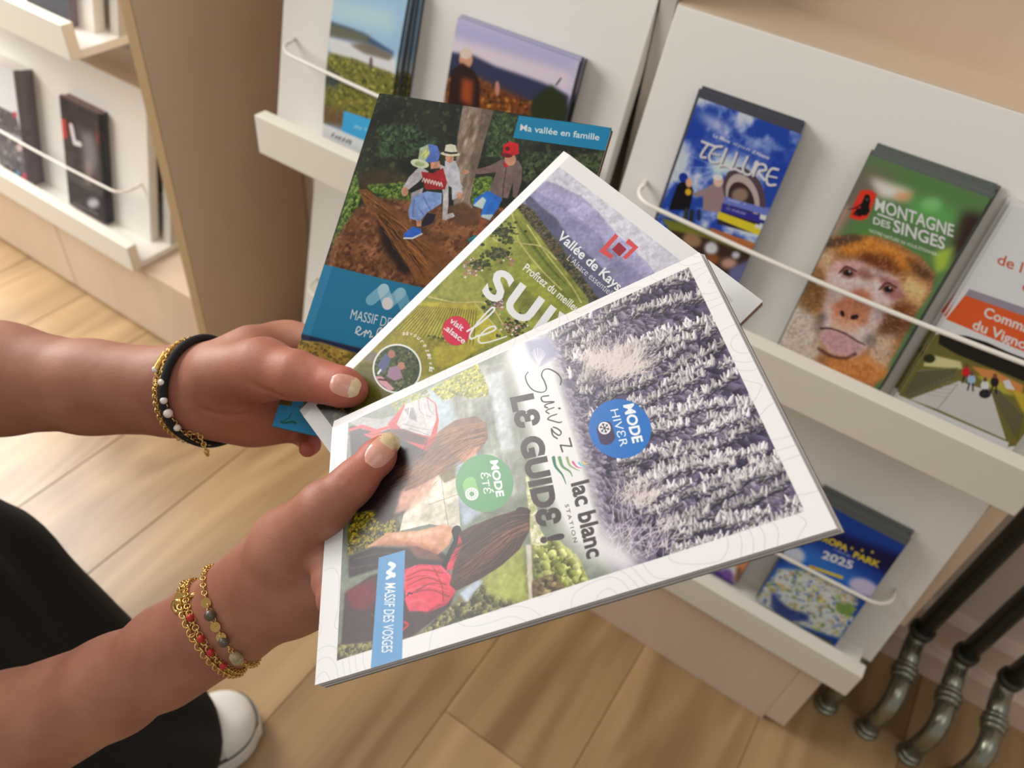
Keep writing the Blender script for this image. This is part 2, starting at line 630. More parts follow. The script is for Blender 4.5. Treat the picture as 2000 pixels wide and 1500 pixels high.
class Page:
    """a cover seen in photo pixels (px) and stored in page pixels"""
    def __init__(s, name, corners_px, wmm, hmm, res, base):
        s.name = name
        s.W, s.H = int(wmm * res), int(hmm * res)
        s.res = res
        s.gain, s.drop, s.ink = 1.0, 0.0, 1.0  # print contrast and paper tone
        s.A = np.empty((s.H, s.W, 3), np.float32)
        s.A[:] = base
        s.Hm = homog(corners_px, [(0, 0), (s.W, 0), (s.W, s.H), (0, s.H)])
        c = np.asarray(corners_px, float)
        s.k = s.W / np.linalg.norm(c[1] - c[0])       # rough page pixels per photo pixel
        s.off = (0, 0)
        s.z = 1.0

    def view(s, x, y, z):
        """take the next coordinates from a zoom with this corner and scale"""
        s.off = (x, y)
        s.z = z
        return s

    def T(s, pts):
        p = np.atleast_2d(np.asarray(pts, float)) * s.z + np.asarray(s.off)
        q = np.c_[p, np.ones(len(p))] @ s.Hm.T
        return q[:, :2] / q[:, 2:]

    def _box(s, q, pad=2):
        x0, y0 = np.floor(q.min(0) - pad).astype(int)
        x1, y1 = np.ceil(q.max(0) + pad).astype(int)
        return max(0, x0), max(0, y0), min(s.W, x1), min(s.H, y1)

    def cov_poly(s, q):
        x0, y0, x1, y1 = s._box(q)
        if x1 <= x0 or y1 <= y0:
            return None
        ss = 3
        w, h = x1 - x0, y1 - y0
        ys = y0 + (np.arange(h * ss) + 0.5) / ss
        M_ = np.zeros((h * ss, w * ss + 1), np.int16)
        a = q
        b = np.roll(q, -1, 0)
        for (ax, ay), (bx, by) in zip(a, b):
            if ay == by:
                continue
            lo, hi = min(ay, by), max(ay, by)
            i0 = np.searchsorted(ys, lo)
            i1 = np.searchsorted(ys, hi)
            if i1 <= i0:
                continue
            yy = ys[i0:i1]
            xx = ax + (yy - ay) * (bx - ax) / (by - ay)
            k = np.clip(np.ceil((xx - x0) * ss - 0.5), 0, w * ss).astype(int)
            np.add.at(M_, (np.arange(i0, i1), k), 1)
        ins = (np.cumsum(M_[:, :-1], 1) & 1).astype(np.float32)
        return ins.reshape(h, ss, w, ss).mean((1, 3)), (x0, y0, x1, y1)

    def comp(s, cov, box, col, alpha=1.0):
        x0, y0, x1, y1 = box
        a = (cov * alpha)[..., None]
        R_ = s.A[y0:y1, x0:x1]
        R_ += (np.asarray(col, np.float32) - R_) * a

    def poly(s, pts, col, alpha=1.0, soft=0.0):
        q = s.T(pts)
        if soft:
            m = s.mask(pts, soft)
            s.A += (np.asarray(col, np.float32) - s.A) * (m * alpha)[..., None]
            return
        r = s.cov_poly(q)
        if r:
            s.comp(r[0], r[1], col, alpha)

    def mask(s, pts, soft=0.0):
        m = np.zeros((s.H, s.W), np.float32)
        r = s.cov_poly(s.T(pts))
        if r:
            x0, y0, x1, y1 = r[1]
            m[y0:y1, x0:x1] = r[0]
        return blur(m, soft * s.z * s.k) if soft else m

    def fill(s, mask, col):
        s.A += (np.asarray(col, np.float32) - s.A) * mask[..., None]

    def ell(s, cx, cy, rx, ry, col, alpha=1.0, ang=0.0, soft=0.0):
        t = np.linspace(0, 2 * np.pi, 40, endpoint=False)
        c, n = math.cos(math.radians(ang)), math.sin(math.radians(ang))
        x, y = rx * np.cos(t), ry * np.sin(t)
        s.poly(np.c_[cx + x * c - y * n, cy + x * n + y * c], col, alpha, soft)

    def line(s, pts, w, col, alpha=1.0, w1=None):
        """round-ended stroke; the width is in the current view's pixels"""
        q = s.T(pts)
        sc = s.z * s.k
        n = len(q)
        ws = np.linspace(w, w if w1 is None else w1, n) * sc / 2
        x0, y0, x1, y1 = s._box(q, ws.max() + 2)
        if x1 <= x0 or y1 <= y0:
            return
        cov = np.zeros((y1 - y0, x1 - x0), np.float32)
        for i in range(n - 1):
            a, b = q[i], q[i + 1]
            r = max(ws[i], ws[i + 1])
            bx0, by0, bx1, by1 = s._box(np.array([a, b]), r + 2)
            if bx1 <= bx0 or by1 <= by0:
                continue
            X = np.arange(bx0, bx1)[None, :] + 0.5 - a[0]
            Y = np.arange(by0, by1)[:, None] + 0.5 - a[1]
            ab = b - a
            L2 = max(ab @ ab, 1e-6)
            t = np.clip((X * ab[0] + Y * ab[1]) / L2, 0, 1)
            d = np.sqrt((X - t * ab[0]) ** 2 + (Y - t * ab[1]) ** 2)
            rr = ws[i] + (ws[i + 1] - ws[i]) * t
            c = np.clip(rr - d + 0.5, 0, 1)
            v = cov[by0 - y0:by1 - y0, bx0 - x0:bx1 - x0]
            np.maximum(v, c, out=v)
        s.comp(cov, (x0, y0, x1, y1), col, alpha)

    def curve(s, pts, w, col, alpha=1.0, w1=None, n=8):
        """smooth stroke through the points (Catmull-Rom)"""
        p = np.asarray(pts, float)
        p = np.vstack([2 * p[0] - p[1], p, 2 * p[-1] - p[-2]])
        out = []
        for i in range(1, len(p) - 2):
            for k in range(n):
                t = k / n
                out.append(0.5 * ((2 * p[i]) + (-p[i - 1] + p[i + 1]) * t + (2 * p[i - 1] - 5 * p[i] + 4 * p[i + 1] - p[i + 2]) * t * t + (-p[i - 1] + 3 * p[i] - 3 * p[i + 1] + p[i + 2]) * t ** 3))
        out.append(p[-2])
        s.line(out, w, col, alpha, w1)

    def text(s, txt, p0, p1, cap, col, bold=0.0, shear=0.0, alpha=1.0, up=None, sp=1.0, fit=True):
        """lettering whose baseline runs p0 > p1 (the string is fitted to it); cap = capital height, up = its direction"""
        v, t = glyph_tris(txt, bold, sp)
        if not len(t):
            return
        p0 = np.asarray(p0, float)
        d = np.asarray(p1, float) - p0
        w = v[:, 0].max() - v[:, 0].min()
        if up is None:
            up = np.array([d[1], -d[0]]) / np.linalg.norm(d)
        else:
            up = np.asarray(up, float) / np.linalg.norm(up)
        capu = 0.72 if any(ch.isupper() or ch.isdigit() or ch in 'bdfhklt!' for ch in txt) else 0.52
        x = (v[:, 0] - v[:, 0].min()) / w
        y = v[:, 1] / capu
        pts = p0 + x[:, None] * d + y[:, None] * cap * (up + shear * d / np.linalg.norm(d))
        q = s.T(pts)
        x0, y0, x1, y1 = s._box(q)
        if x1 <= x0 or y1 <= y0:
            return
        ss = 3
        H_, W_ = (y1 - y0) * ss, (x1 - x0) * ss
        mk = np.zeros((H_, W_), bool)
        Q = (q - (x0, y0)) * ss
        for tri in Q[t]:
            lo = np.maximum(np.floor(tri.min(0)).astype(int), 0)
            hi = np.minimum(np.ceil(tri.max(0)).astype(int) + 1, (W_, H_))
            if (hi <= lo).any():
                continue
            X = np.arange(lo[0], hi[0])[None, :] + 0.5
            Y = np.arange(lo[1], hi[1])[:, None] + 0.5
            (ax, ay), (bx, by), (cx, cy) = tri
            e0 = (bx - ax) * (Y - ay) - (by - ay) * (X - ax)
            e1 = (cx - bx) * (Y - by) - (cy - by) * (X - bx)
            e2 = (ax - cx) * (Y - cy) - (ay - cy) * (X - cx)
            eps = 0.35 * ss
            mk[lo[1]:hi[1], lo[0]:hi[0]] |= ((e0 >= -eps) & (e1 >= -eps) & (e2 >= -eps)) | ((e0 <= eps) & (e1 <= eps) & (e2 <= eps))
        cov = mk.reshape(y1 - y0, ss, x1 - x0, ss).mean((1, 3)).astype(np.float32)
        s.comp(cov, (x0, y0, x1, y1), col, alpha)

    def scrawl(s, p0, p1, h, col, w=3.0, seed=0):
        """small print too soft to read: a row of uneven strokes"""
        rs = np.random.default_rng(seed)
        p0, p1 = np.asarray(p0, float), np.asarray(p1, float)
        d = p1 - p0
        n = max(3, int(np.linalg.norm(d) / (h * 0.8)))
        up = np.array([d[1], -d[0]]) / np.linalg.norm(d)
        for i in range(n):
            if rs.random() < 0.12:
                continue
            q = p0 + d * (i + 0.5) / n
            a = q + up * h * rs.uniform(0, 0.2) - d / n * 0.25
            b = q + up * h * rs.uniform(0.6, 1.0) + d / n * rs.uniform(-0.1, 0.3)
            s.line([a, b], w, col, 0.9)

    def tex(s, mask, amp, c, octv=4, seed=0, ax=1.0, ay=1.0):
        """multiply a masked region by noise"""
        n = fbm(s.H, s.W, c, octv, seed, ax, ay) * 2 - 1
        s.A *= (1 + amp * n * mask)[..., None]

    def dabs(s, mask, n, cols, rmin, rmax, seed=0, ang=None, asp=1.0, jit=0.25, alpha=0.9, shade=0.0, lit=(-0.5, -0.8)):
        """thousands of small leaf-like dabs where the mask allows (radii in page pixels)"""
        rs = np.random.default_rng(seed)
        ysx = np.argwhere(mask > 0.4)
        if not len(ysx):
            return
        pick = ysx[rs.integers(0, len(ysx), n)]
        cols = np.asarray(cols, np.float32)
        for (y, x) in pick:
            r = rs.uniform(rmin, rmax)
            a = (rs.uniform(0, 2 * np.pi) if ang is None else (ang(x, y) if callable(ang) else ang) + rs.normal(0, jit))
            R_ = int(r * max(1, asp)) + 1
            x0, x1, y0, y1 = max(0, x - R_), min(s.W, x + R_ + 1), max(0, y - R_), min(s.H, y + R_ + 1)
            if x1 <= x0 or y1 <= y0:
                continue
            X = (np.arange(x0, x1) - x)[None, :]
            Y = (np.arange(y0, y1) - y)[:, None]
            ca, sa = math.cos(a), math.sin(a)
            u = (X * ca + Y * sa) / (r * asp)
            v = (-X * sa + Y * ca) / r
            d = np.sqrt(u * u + v * v)
            cov = np.clip((1 - d) * r * 0.8, 0, 1) * alpha * mask[y0:y1, x0:x1]
            c = cols[rs.integers(len(cols))] * rs.uniform(0.88, 1.1)
            R2 = s.A[y0:y1, x0:x1]
            if shade:
                sh = 1 - shade * np.clip((X * -lit[0] + Y * -lit[1]) / r * 0.7 + 0.3, 0, 1)
                R2 += (c * sh[..., None] - R2) * cov[..., None]
            else:
                R2 += (c - R2) * cov[..., None]

    def image(s):
        img = bpy.data.images.new(s.name, s.W, s.H, alpha=False)
        px = np.ones((s.H, s.W, 4), np.float32)
        px[..., :3] = np.clip(((s.A[::-1] - 128) * s.gain + 128 - s.drop) * s.ink / 255, 0.01, 0.84)
        img.pixels.foreach_set(px.ravel())
        img.update()
        img.pack()
        return img

    def material(s, rough=0.32, coat=0.25, gain=1.0):
        m, nt, b = new_mat(s.name)
        uv = nt.nodes.new('ShaderNodeUVMap')
        uv.uv_map = 'uv'
        ti = nt.nodes.new('ShaderNodeTexImage')
        ti.image = s.image()
        ti.interpolation = 'Cubic'
        nt.links.new(uv.outputs[0], ti.inputs[0])
        nt.links.new(ti.outputs[0], b.inputs['Base Color'])
        b.inputs['Roughness'].default_value = rough
        b.inputs['Specular IOR Level'].default_value = 0.28
        b.inputs['Coat Weight'].default_value = coat
        b.inputs['Coat Roughness'].default_value = 0.18
        return m


def V2_(*a):
    return np.array(a, float)


COVER = {}
# ------------------------------------------------------------------ the three magazines held in the hands
def plane3(p, q, r_):
    p, q, r_ = map(np.asarray, (p, q, r_))
    n = np.cross(q - p, r_ - p)
    n = n / np.linalg.norm(n)
    return p, n


def depth_on(pl, x, y):
    p, n = pl
    r = ray(x, y)
    return ((p - CAM) @ n) / (r @ n)


# corner order: page top-left, top-right, bottom-right, bottom-left  (pixel of the photo, distance)
F_PX = [(1365, 490), (1635, 1032), (615, 1338), (650, 820)]
F_C = [at(*F_PX[0], 0.365), at(*F_PX[1], 0.266), at(*F_PX[2], 0.318), at(*F_PX[3], 0.417)]
M_C = [at(1100, 293, 0.441), at(1490, 588, 0.369), None, at(583, 800, 0.444)]
M_C[2] = M_C[1] + M_C[3] - M_C[0]
B_C = [at(740, 181, 0.478), at(1195, 250, 0.456), None, at(530, 832, 0.464)]
B_C[2] = B_C[1] + B_C[3] - B_C[0]
FRONT_PL = plane3(F_C[0], F_C[2], F_C[3])
MID_PL = plane3(M_C[0], M_C[1], M_C[3])
BACK_PL = plane3(B_C[0], B_C[1], B_C[3])


# ------------------------------------------------------------------ cover: the white guide with the winter and summer pictures
def paint_guide():
    P = Page('guide_cover', [(1365, 490), (1635, 1032), (615, 1338), (650, 820)], 148, 210, 8, (226, 224, 223))
    W, H = P.W, P.H
    # relief contour lines on the white ground
    n = fbm(H, W, 330, 2, 5)
    ph = n * 13
    gy, gx = np.gradient(ph)
    d = np.abs(ph - np.round(ph)) / (np.hypot(gx, gy) + 1e-4)
    P.fill(np.clip(1.6 - d, 0, 1) * 0.5, (168, 168, 176))
    P.view(0, 0, 1)
    inner = [(678, 826), (1343, 522), (1567, 998), (654, 1291)]
    pic = P.mask(inner)
    keep = P.A.copy()
    # ---- winter: frosted firs
    P.fill(pic, (112, 104, 124))
    P.tex(pic, 0.55, 90, 5, 21)
    dirp = P.T([(1200, 800), (1300, 755)])
    rowdir = math.atan2(*(dirp[1] - dirp[0])[::-1])

    def tangent(x, y):
        return rowdir + 0.5 * math.sin(x * 0.011 + y * 0.006) + math.pi / 2 * 0.62
    winter = P.mask([(1040, 650), (1343, 522), (1567, 998), (1230, 1110), (1150, 1040), (1110, 880), (1070, 760)], 8) * pic
    clump = fbm(H, W, 110, 4, 33, 1.6, 0.8)
    P.dabs(winter, 5200, [(116, 108, 130), (98, 92, 114), (132, 124, 142), (86, 80, 100)], 7, 17, 1, tangent, 2.0, 0.5, 0.8, 0.4)
    P.dabs(winter * (clump > 0.42), 2600, [(150, 142, 160), (132, 124, 146), (168, 160, 172)], 4, 10, 2, tangent, 2.2, 0.6, 0.7, 0.5)
    # boughs: rows of snow cones, the upper ones standing, the lower ones hanging
    P.view(1000, 480, 0.34)
    rs = np.random.default_rng(8)
    for k in range(36):
        x0, y0 = 130 + k * 24 + rs.normal(0, 22), 400 + k * 46 + rs.normal(0, 10)
        ln = 1080
        sl = -0.50 + 0.007 * k + rs.normal(0, 0.06)
        amp, ph_ = rs.uniform(15, 50), rs.uniform(0, 6)
        den = 64
        br_ = rs.uniform(0.84, 1.08) * (1.03 - 0.006 * k)
        for i in range(den):
            t = (i + rs.uniform(-0.4, 0.4)) / den
            bx = x0 + ln * t
            by = y0 + ln * t * sl + amp * math.sin(ph_ + t * 6.0)
            gap = math.sin(bx * 0.013 + k * 1.7) + 0.6 * math.sin(bx * 0.031 + k)
            if gap < -0.75:
                continue
            for a0, sc, tone in ((2.35, 0.85, 0.66), (2.75, 0.95, 0.8), (-1.85, 1.05, 0.95), (-1.45, 1.0, 1.05)):
                a = a0 + rs.normal(0, 0.24)
                L_ = sc * rs.uniform(22, 46)
                w_ = L_ * rs.uniform(0.56, 0.76)
                px_, py_ = bx + rs.normal(0, 8), by + rs.normal(0, 9)
                ex, ey = px_ + L_ * math.cos(a), py_ + L_ * math.sin(a)
                g = tone * br_ * rs.uniform(0.86, 1.12)
                P.line([(px_ + 4, py_ + 6), (ex + 4, ey + 6)], w_, (104 * g, 97 * g, 118 * g), 0.7, w_ * 0.4)
                P.line([(px_, py_), (ex, ey)], w_ * 0.84, (min(225, 182 * g), min(222, 176 * g), min(225, 184 * g)), 0.92, w_ * 0.3)
                P.line([(px_ - w_ * 0.18, py_ - 3), (ex - w_ * 0.1, ey - 1)], w_ * 0.46, (min(244, 232 * g), min(240, 227 * g), min(238, 224 * g)), 0.85, w_ * 0.2)
    # fine birch twigs
    P.poly([(330, 640), (700, 560), (760, 640), (560, 760), (340, 820)], (176, 166, 164), 0.55, 40)
    for (cx, cy, n_, L0, a0) in ((560, 740, 130, 250, -1.0), (450, 700, 120, 240, -1.25), (640, 710, 90, 200, -0.9), (640, 1480, 90, 210, -1.1)):
        for i in range(n_):
            a = a0 + rs.normal(0, 0.5)
            L_ = L0 * rs.uniform(0.4, 1)
            x, y = cx + rs.normal(0, 60), cy + rs.normal(0, 26)
            P.line([(x, y), (x + L_ * 0.5 * math.cos(a), y + L_ * 0.5 * math.sin(a)), (x + L_ * math.cos(a + rs.normal(0, .2)), y + L_ * math.sin(a + rs.normal(0, .2)))], 5, (208, 198, 194), 0.55, 2)
    P.view(1160, 960, 0.32)
    for i in range(120):
        a = -1.2 + rs.normal(0, 0.6)
        x, y = rs.uniform(0, 420), rs.uniform(160, 420)
        L_ = rs.uniform(60, 180)
        P.line([(x, y), (x + L_ * math.cos(a), y + L_ * math.sin(a))], 6, (210, 200, 204), 0.55, 2)
    # ---- summer half
    P.view(0, 0, 1)
    summer = P.mask([(650, 820), (1010, 660), (1040, 760), (1075, 900), (1110, 1020), (1180, 1130), (654, 1300)], 3) * pic
    P.fill(summer, (128, 134, 122))
    P.view(600, 680, 0.32)
    # water and far bank in the upper part
    P.poly([(560, 330), (1000, 120), (1180, 100), (1290, 900), (1000, 1000), (800, 600)], (152, 154, 146), 0.95, 14)
    P.poly([(640, 300), (800, 220), (880, 460), (760, 540)], (176, 188, 196), 0.8, 16)
    P.poly([(860, 620), (980, 650), (1010, 1000), (900, 1100), (860, 900)], (178, 188, 206), 0.8, 14)
    P.poly([(1050, 180), (1150, 140), (1210, 620), (1130, 640)], (196, 200, 204), 0.8, 16)
    wm = P.mask([(780, 240), (1040, 120), (1240, 880), (1120, 960)], 10) * summer
    P.tex(wm, 0.35, 60, 4, 9, 3.0, 0.6)
    # hanging birch leaves
    lv = P.mask([(720, 260), (1000, 110), (1050, 230), (1060, 300), (960, 320), (880, 300), (800, 340)], 6) * summer
    P.dabs(lv, 700, [(150, 150, 70), (176, 170, 80), (120, 124, 60), (196, 190, 110)], 3, 8, 5, None, 1.3)
    lv = P.mask([(480, 340), (700, 260), (740, 380), (560, 420)], 6) * summer
    P.dabs(lv, 240, [(150, 150, 80), (120, 124, 70), (170, 168, 100)], 3, 7, 6, None, 1.3, alpha=0.7)
    # ground, grasses at the lower left
    P.view(590, 900, 0.3)
    P.poly([(300, 330), (560, 320), (620, 470), (420, 560), (280, 620)], (92, 86, 58), 0.95, 10)
    gm = P.mask([(300, 330), (560, 320), (620, 470), (420, 560), (280, 620)], 6) * summer
    P.dabs(gm, 500, [(150, 140, 60), (110, 106, 60), (70, 66, 44), (176, 160, 70)], 3, 7, 12, None, 1.6)
    P.poly([(230, 1180), (760, 1130), (900, 950), (1060, 780), (1420, 700), (1420, 960), (215, 1310)], (126, 122, 96), 1, 6)
    gm = P.mask([(220, 1200), (700, 1160), (900, 960), (1000, 930), (1100, 780), (1390, 690), (1390, 980), (215, 1310)], 4) * summer
    P.dabs(gm, 3000, [(128, 128, 92), (150, 146, 104), (96, 96, 72), (176, 170, 128), (84, 80, 62)], 4, 11, 13, None, 1.4, shade=0.3)
    P.poly([(1080, 790), (1180, 700), (1370, 560), (1385, 960), (1150, 900)], (166, 170, 104), 0.9, 14)
    P.poly([(960, 880), (1070, 780), (1110, 800), (1000, 940)], (186, 196, 212), 0.9, 8)
    P.poly([(1380, 560), (1415, 560), (1430, 990), (1395, 1000)], (206, 198, 186), 0.85, 5)
    gm = P.mask([(1430, 540), (1560, 520), (1700, 640), (1790, 860), (1430, 960)], 10) * summer
    P.fill(gm, (150, 156, 104))
    P.dabs(gm, 1500, [(160, 166, 100), (186, 190, 126), (120, 124, 80), (206, 206, 150)], 6, 15, 14, None, 1.2, shade=0.45)
    gm = P.mask([(1420, 800), (1560, 760), (1640, 880), (1430, 970)], 8) * summer
    P.dabs(gm, 500, [(130, 116, 90), (160, 144, 112), (100, 88, 72)], 5, 11, 15, None, 1.3, shade=0.3)
    gm = P.mask([(1390, 80), (1440, 250), (1470, 460), (1520, 560), (1420, 560)], 8) * summer
    P.dabs(gm, 500, [(196, 194, 160), (170, 172, 130), (214, 210, 186)], 4, 10, 16, None, 1.2, alpha=0.8)
    # map held by the hikers
    P.view(600, 680, 0.32)
    P.poly([(560, 990), (720, 790), (850, 720), (870, 900), (880, 1110), (700, 1080), (530, 1120)], (206, 200, 186), 1, 3)
    mm = P.mask([(560, 990), (720, 790), (850, 720), (870, 900), (880, 1110), (700, 1080), (530, 1120)], 2)
    P.tex(mm, 0.22, 40, 4, 17)
    P.line([(770, 760), (790, 950), (810, 1090)], 7, (160, 150, 136), 0.7)
    P.line([(700, 960), (870, 900)], 6, (150, 140, 124), 0.7)
    P.poly([(740, 750), (850, 715), (860, 800), (790, 830)], (120, 110, 84), 0.85, 6)
    # first hiker: dark jacket, pack, brown hair
    P.poly([(250, 480), (420, 470), (640, 600), (720, 640), (600, 860), (440, 980), (290, 1000), (262, 700)], (56, 46, 50), 1, 5)
    P.poly([(380, 980), (560, 760), (640, 720), (700, 800), (560, 1010), (420, 1080)], (74, 62, 62), 0.95, 10)
    P.poly([(540, 880), (700, 720), (760, 760), (700, 900), (600, 980), (500, 1020)], (206, 166, 146), 0.85, 12)
    P.poly([(250, 455), (300, 420), (430, 440), (560, 400), (520, 480), (440, 520), (330, 500)], (168, 164, 164), 1, 4)
    P.line([(255, 500), (320, 480), (400, 510), (470, 490)], 26, (196, 74, 74), 0.95)
    P.poly([(330, 530), (420, 500), (450, 540), (390, 560)], (206, 84, 80), 1, 3)
    P.poly([(470, 470), (560, 360), (700, 310), (750, 350), (765, 450), (740, 600), (700, 640), (600, 590), (500, 540)], (184, 74, 74), 1, 3)
    P.poly([(520, 470), (575, 350), (690, 310), (745, 350), (752, 440), (715, 550), (640, 530), (545, 500)], (188, 184, 184), 1, 3)
    P.poly([(560, 380), (620, 370), (640, 460), (600, 440)], (140, 136, 142), 0.9, 4)
    for q in ([(650, 330), (660, 400), (720, 430)], [(700, 320), (715, 390), (745, 420)], [(560, 470), (630, 490), (720, 510)], [(600, 500), (660, 520), (715, 545)]):
        P.curve(q, 10, (150, 146, 150), 0.7, 4)
    for q in ([(600, 360), (590, 420), (560, 480)], [(670, 350), (690, 440), (700, 490)]):
        P.curve(q, 10, (222, 218, 218), 0.7, 4)
    for q in ([(330, 520), (400, 530), (480, 500)], [(300, 560), (380, 600), (470, 570)], [(360, 620), (440, 600), (520, 620)]):
        P.curve(q, 12, (110, 56, 60), 0.7, 5)
    P.poly([(480, 500), (560, 500), (700, 560), (690, 600), (520, 560)], (84, 56, 60), 0.9, 5)
    hair = [(760, 520), (860, 450), (980, 425), (1045, 470), (1050, 560), (1000, 640), (900, 680), (760, 780), (640, 850), (560, 880), (600, 760), (700, 640)]
    P.poly(hair, (132, 104, 86), 1, 3)
    P.poly([(860, 650), (960, 620), (1010, 590), (960, 690), (900, 710)], (198, 152, 130), 0.9, 6)
    rs = np.random.default_rng(4)
    for i in range(420):
        t = rs.uniform(0, 1)
        a = V2_(1035, 460 + 130 * t)
        b = V2_(800 + 60 * rs.normal(), 560 + 160 * t)
        c = V2_(590 + 60 * rs.normal(), 740 + 130 * t)
        g = rs.choice([0.6, 0.8, 1.0, 1.25, 1.45])
        P.curve([a, (a + b) / 2 + V2_(0, -20), b, c], 4, (132 * g, 104 * g, 84 * g), 0.42, 1.5, 5)
    # second hiker: bare shoulder, strap, dark hair, red pack
    P.view(590, 900, 0.3)
    P.poly([(290, 620), (440, 560), (620, 570), (800, 560), (900, 640), (860, 700), (640, 720), (480, 700), (290, 760)], (72, 62, 66), 1, 8)
    P.poly([(400, 560), (520, 470), (720, 460), (870, 420), (935, 450), (900, 560), (830, 620), (700, 560), (520, 550)], (204, 160, 134), 1, 5)
    P.poly([(640, 560), (820, 610), (860, 660), (700, 640)], (150, 108, 92), 0.7, 10)
    P.line([(945, 460), (960, 520), (920, 600), (880, 690)], 60, (44, 36, 40), 1)
    P.line([(985, 490), (970, 560), (930, 640), (905, 700)], 46, (196, 74, 92), 1)
    P.poly([(265, 860), (420, 750), (640, 680), (820, 690), (900, 740), (935, 860), (900, 960), (800, 1050), (660, 1160), (240, 1200)], (82, 66, 70), 1, 6)
    P.poly([(600, 720), (720, 680), (850, 690), (915, 760), (935, 870), (880, 950), (760, 1000), (640, 960)], (198, 76, 94), 1, 4)
    P.poly([(270, 850), (440, 760), (460, 880), (430, 980), (300, 960)], (120, 52, 62), 0.8, 14)
    P.poly([(620, 900), (740, 900), (770, 990), (650, 990)], (206, 86, 104), 1, 4)
    for q in ([(640, 760), (740, 720), (860, 740)], [(640, 820), (760, 770), (880, 820)], [(660, 870), (780, 850), (900, 900)], [(800, 700), (850, 820), (860, 930)]):
        P.curve(q, 9, (140, 44, 62), 0.8)
    P.curve([(610, 1110), (640, 1080), (620, 1060)], 14, (196, 60, 60), 0.9)
    # folds and light on the pack, shade on the shoulder
    for q in ([(628, 745), (730, 700), (840, 712)], [(626, 800), (750, 748), (876, 790)], [(640, 852), (770, 826), (900, 868)], [(690, 690), (640, 730), (616, 790)], [(845, 700), (905, 770), (925, 860)], [(650, 930), (720, 915), (770, 950)]):
        P.curve(q, 12, (228, 116, 132), 0.55, 4)
    for q in ([(640, 785), (700, 760), (770, 752)], [(700, 850), (780, 810), (850, 812)], [(760, 1000), (820, 960), (900, 940)], [(300, 900), (380, 860), (450, 850)], [(330, 960), (400, 930), (440, 900)]):
        P.curve(q, 16, (120, 40, 58), 0.5, 5)
    P.poly([(420, 556), (560, 520), (740, 545), (840, 590), (820, 622), (640, 565), (480, 560)], (150, 104, 84), 0.55, 9)
    P.poly([(540, 482), (700, 474), (840, 446), (880, 460), (720, 500), (560, 510)], (228, 192, 166), 0.6, 9)
    for q in ([(320, 640), (450, 610), (600, 600)], [(300, 700), (420, 680), (560, 690)], [(420, 1000), (520, 1090), (600, 1120)]):
        P.curve(q, 16, (104, 92, 94), 0.5, 5)
    P.line([(640, 885), (650, 868), (668, 874)], 9, (40, 30, 36), 0.9)
    hair = [(960, 480), (1050, 430), (1180, 380), (1330, 330), (1410, 350), (1405, 470), (1340, 590), (1220, 700), (1080, 790), (940, 860), (900, 820), (930, 680), (990, 560)]
    P.poly(hair, (86, 66, 60), 1, 3)
    for i in range(460):
        t = rs.uniform(0, 1)
        a = V2_(1400, 345 + 130 * t)
        b = V2_(1160 + 30 * rs.normal(), 410 + 260 * t)
        c = V2_(950 + 30 * rs.normal(), 560 + 270 * t)
        g = rs.choice([0.45, 0.6, 0.8, 1.1, 1.5, 1.9])
        P.curve([a, (a + b) / 2 + V2_(0, -25), b, c], 5, (88 * g, 67 * g, 58 * g), 0.46, 1.5, 5)
    P.ell(1370, 335, 46, 22, (76, 58, 54), 1, 10)
    P.tex(summer, 0.10, 16, 3, 71)
    P.tex(summer, 0.10, 70, 3, 72)
    P.view(0, 0, 1)
    # ---- the white haze between the seasons
    hz = P.mask([(968, 690), (1010, 665), (1062, 650), (1085, 760), (1120, 900), (1150, 1030), (1240, 1110), (1200, 1130), (1120, 1095), (1075, 1040), (1040, 930), (1010, 820)], 16)
    hz2 = P.mask([(985, 690), (1035, 665), (1075, 790), (1105, 900), (1140, 1040), (1110, 1060), (1060, 960), (1030, 850)], 9)
    hz = np.clip(hz + 0.7 * hz2, 0, 1)
    P.fill(hz * pic * 0.96, (226, 224, 223))
    P.view(560, 480, 0.3)
    P.poly([(1500, 640), (1660, 610), (1720, 720), (1600, 800), (1540, 740)], (150, 150, 178), 0.8, 14)
    for i in range(40):
        a = -1.57 + rs.normal(0, 0.7)
        P.line([(1590, 790), (1590 + 60 * math.cos(a), 790 + 110 * math.sin(a))], 4, (220, 218, 226), 0.6, 2)
    P.A = keep + (P.A - keep) * pic[..., None]
    # darker, richer tones of the print inside the picture
    mid_ = P.A.mean(2, keepdims=True)
    rich = np.clip((P.A - 128) * 1.22 + 116 + (P.A - mid_) * 0.12, 0, 255)
    P.A = P.A + (rich - P.A) * (pic * (1 - hz * 0.9))[..., None]
    # ---- badges
    P.view(600, 680, 0.32)
    P.ell(1027, 833, 170, 176, (92, 152, 104))
    P.text('MODE', (1062, 696), (1096, 918), 46, (255, 255, 255), 0.035, up=(1, -0.12))
    P.text('ƐTƐ', (1002, 770), (1022, 900), 44, (250, 255, 250), 0.0, up=(1, -0.12))
    P.line([(1053, 776), (1062, 790)], 7, (250, 255, 250))
    P.line([(1069, 872), (1078, 886)], 7, (250, 255, 250))
    P.line([(935, 832), (952, 896)], 82, (132, 186, 112))
    P.ell(950, 898, 39, 39, (246, 250, 244))
    P.ell(950, 898, 15, 15, None if False else (92, 152, 104))
    for k in range(12):
        a = k * math.pi / 6
        P.line([(950 + 21 * math.cos(a), 898 + 21 * math.sin(a)), (950 + 30 * math.cos(a), 898 + 30 * math.sin(a))], 4, (92, 152, 104))
    P.view(1000, 480, 0.34)
    P.ell(567, 1055, 182, 171, (28, 106, 184))
    P.text('MODE', (590, 918), (640, 1138), 62, (255, 255, 255), 0.035, up=(1, -0.2))
    P.text('HIVƐR', (512, 948), (566, 1160), 50, (250, 252, 255), 0.0, up=(1, -0.2))
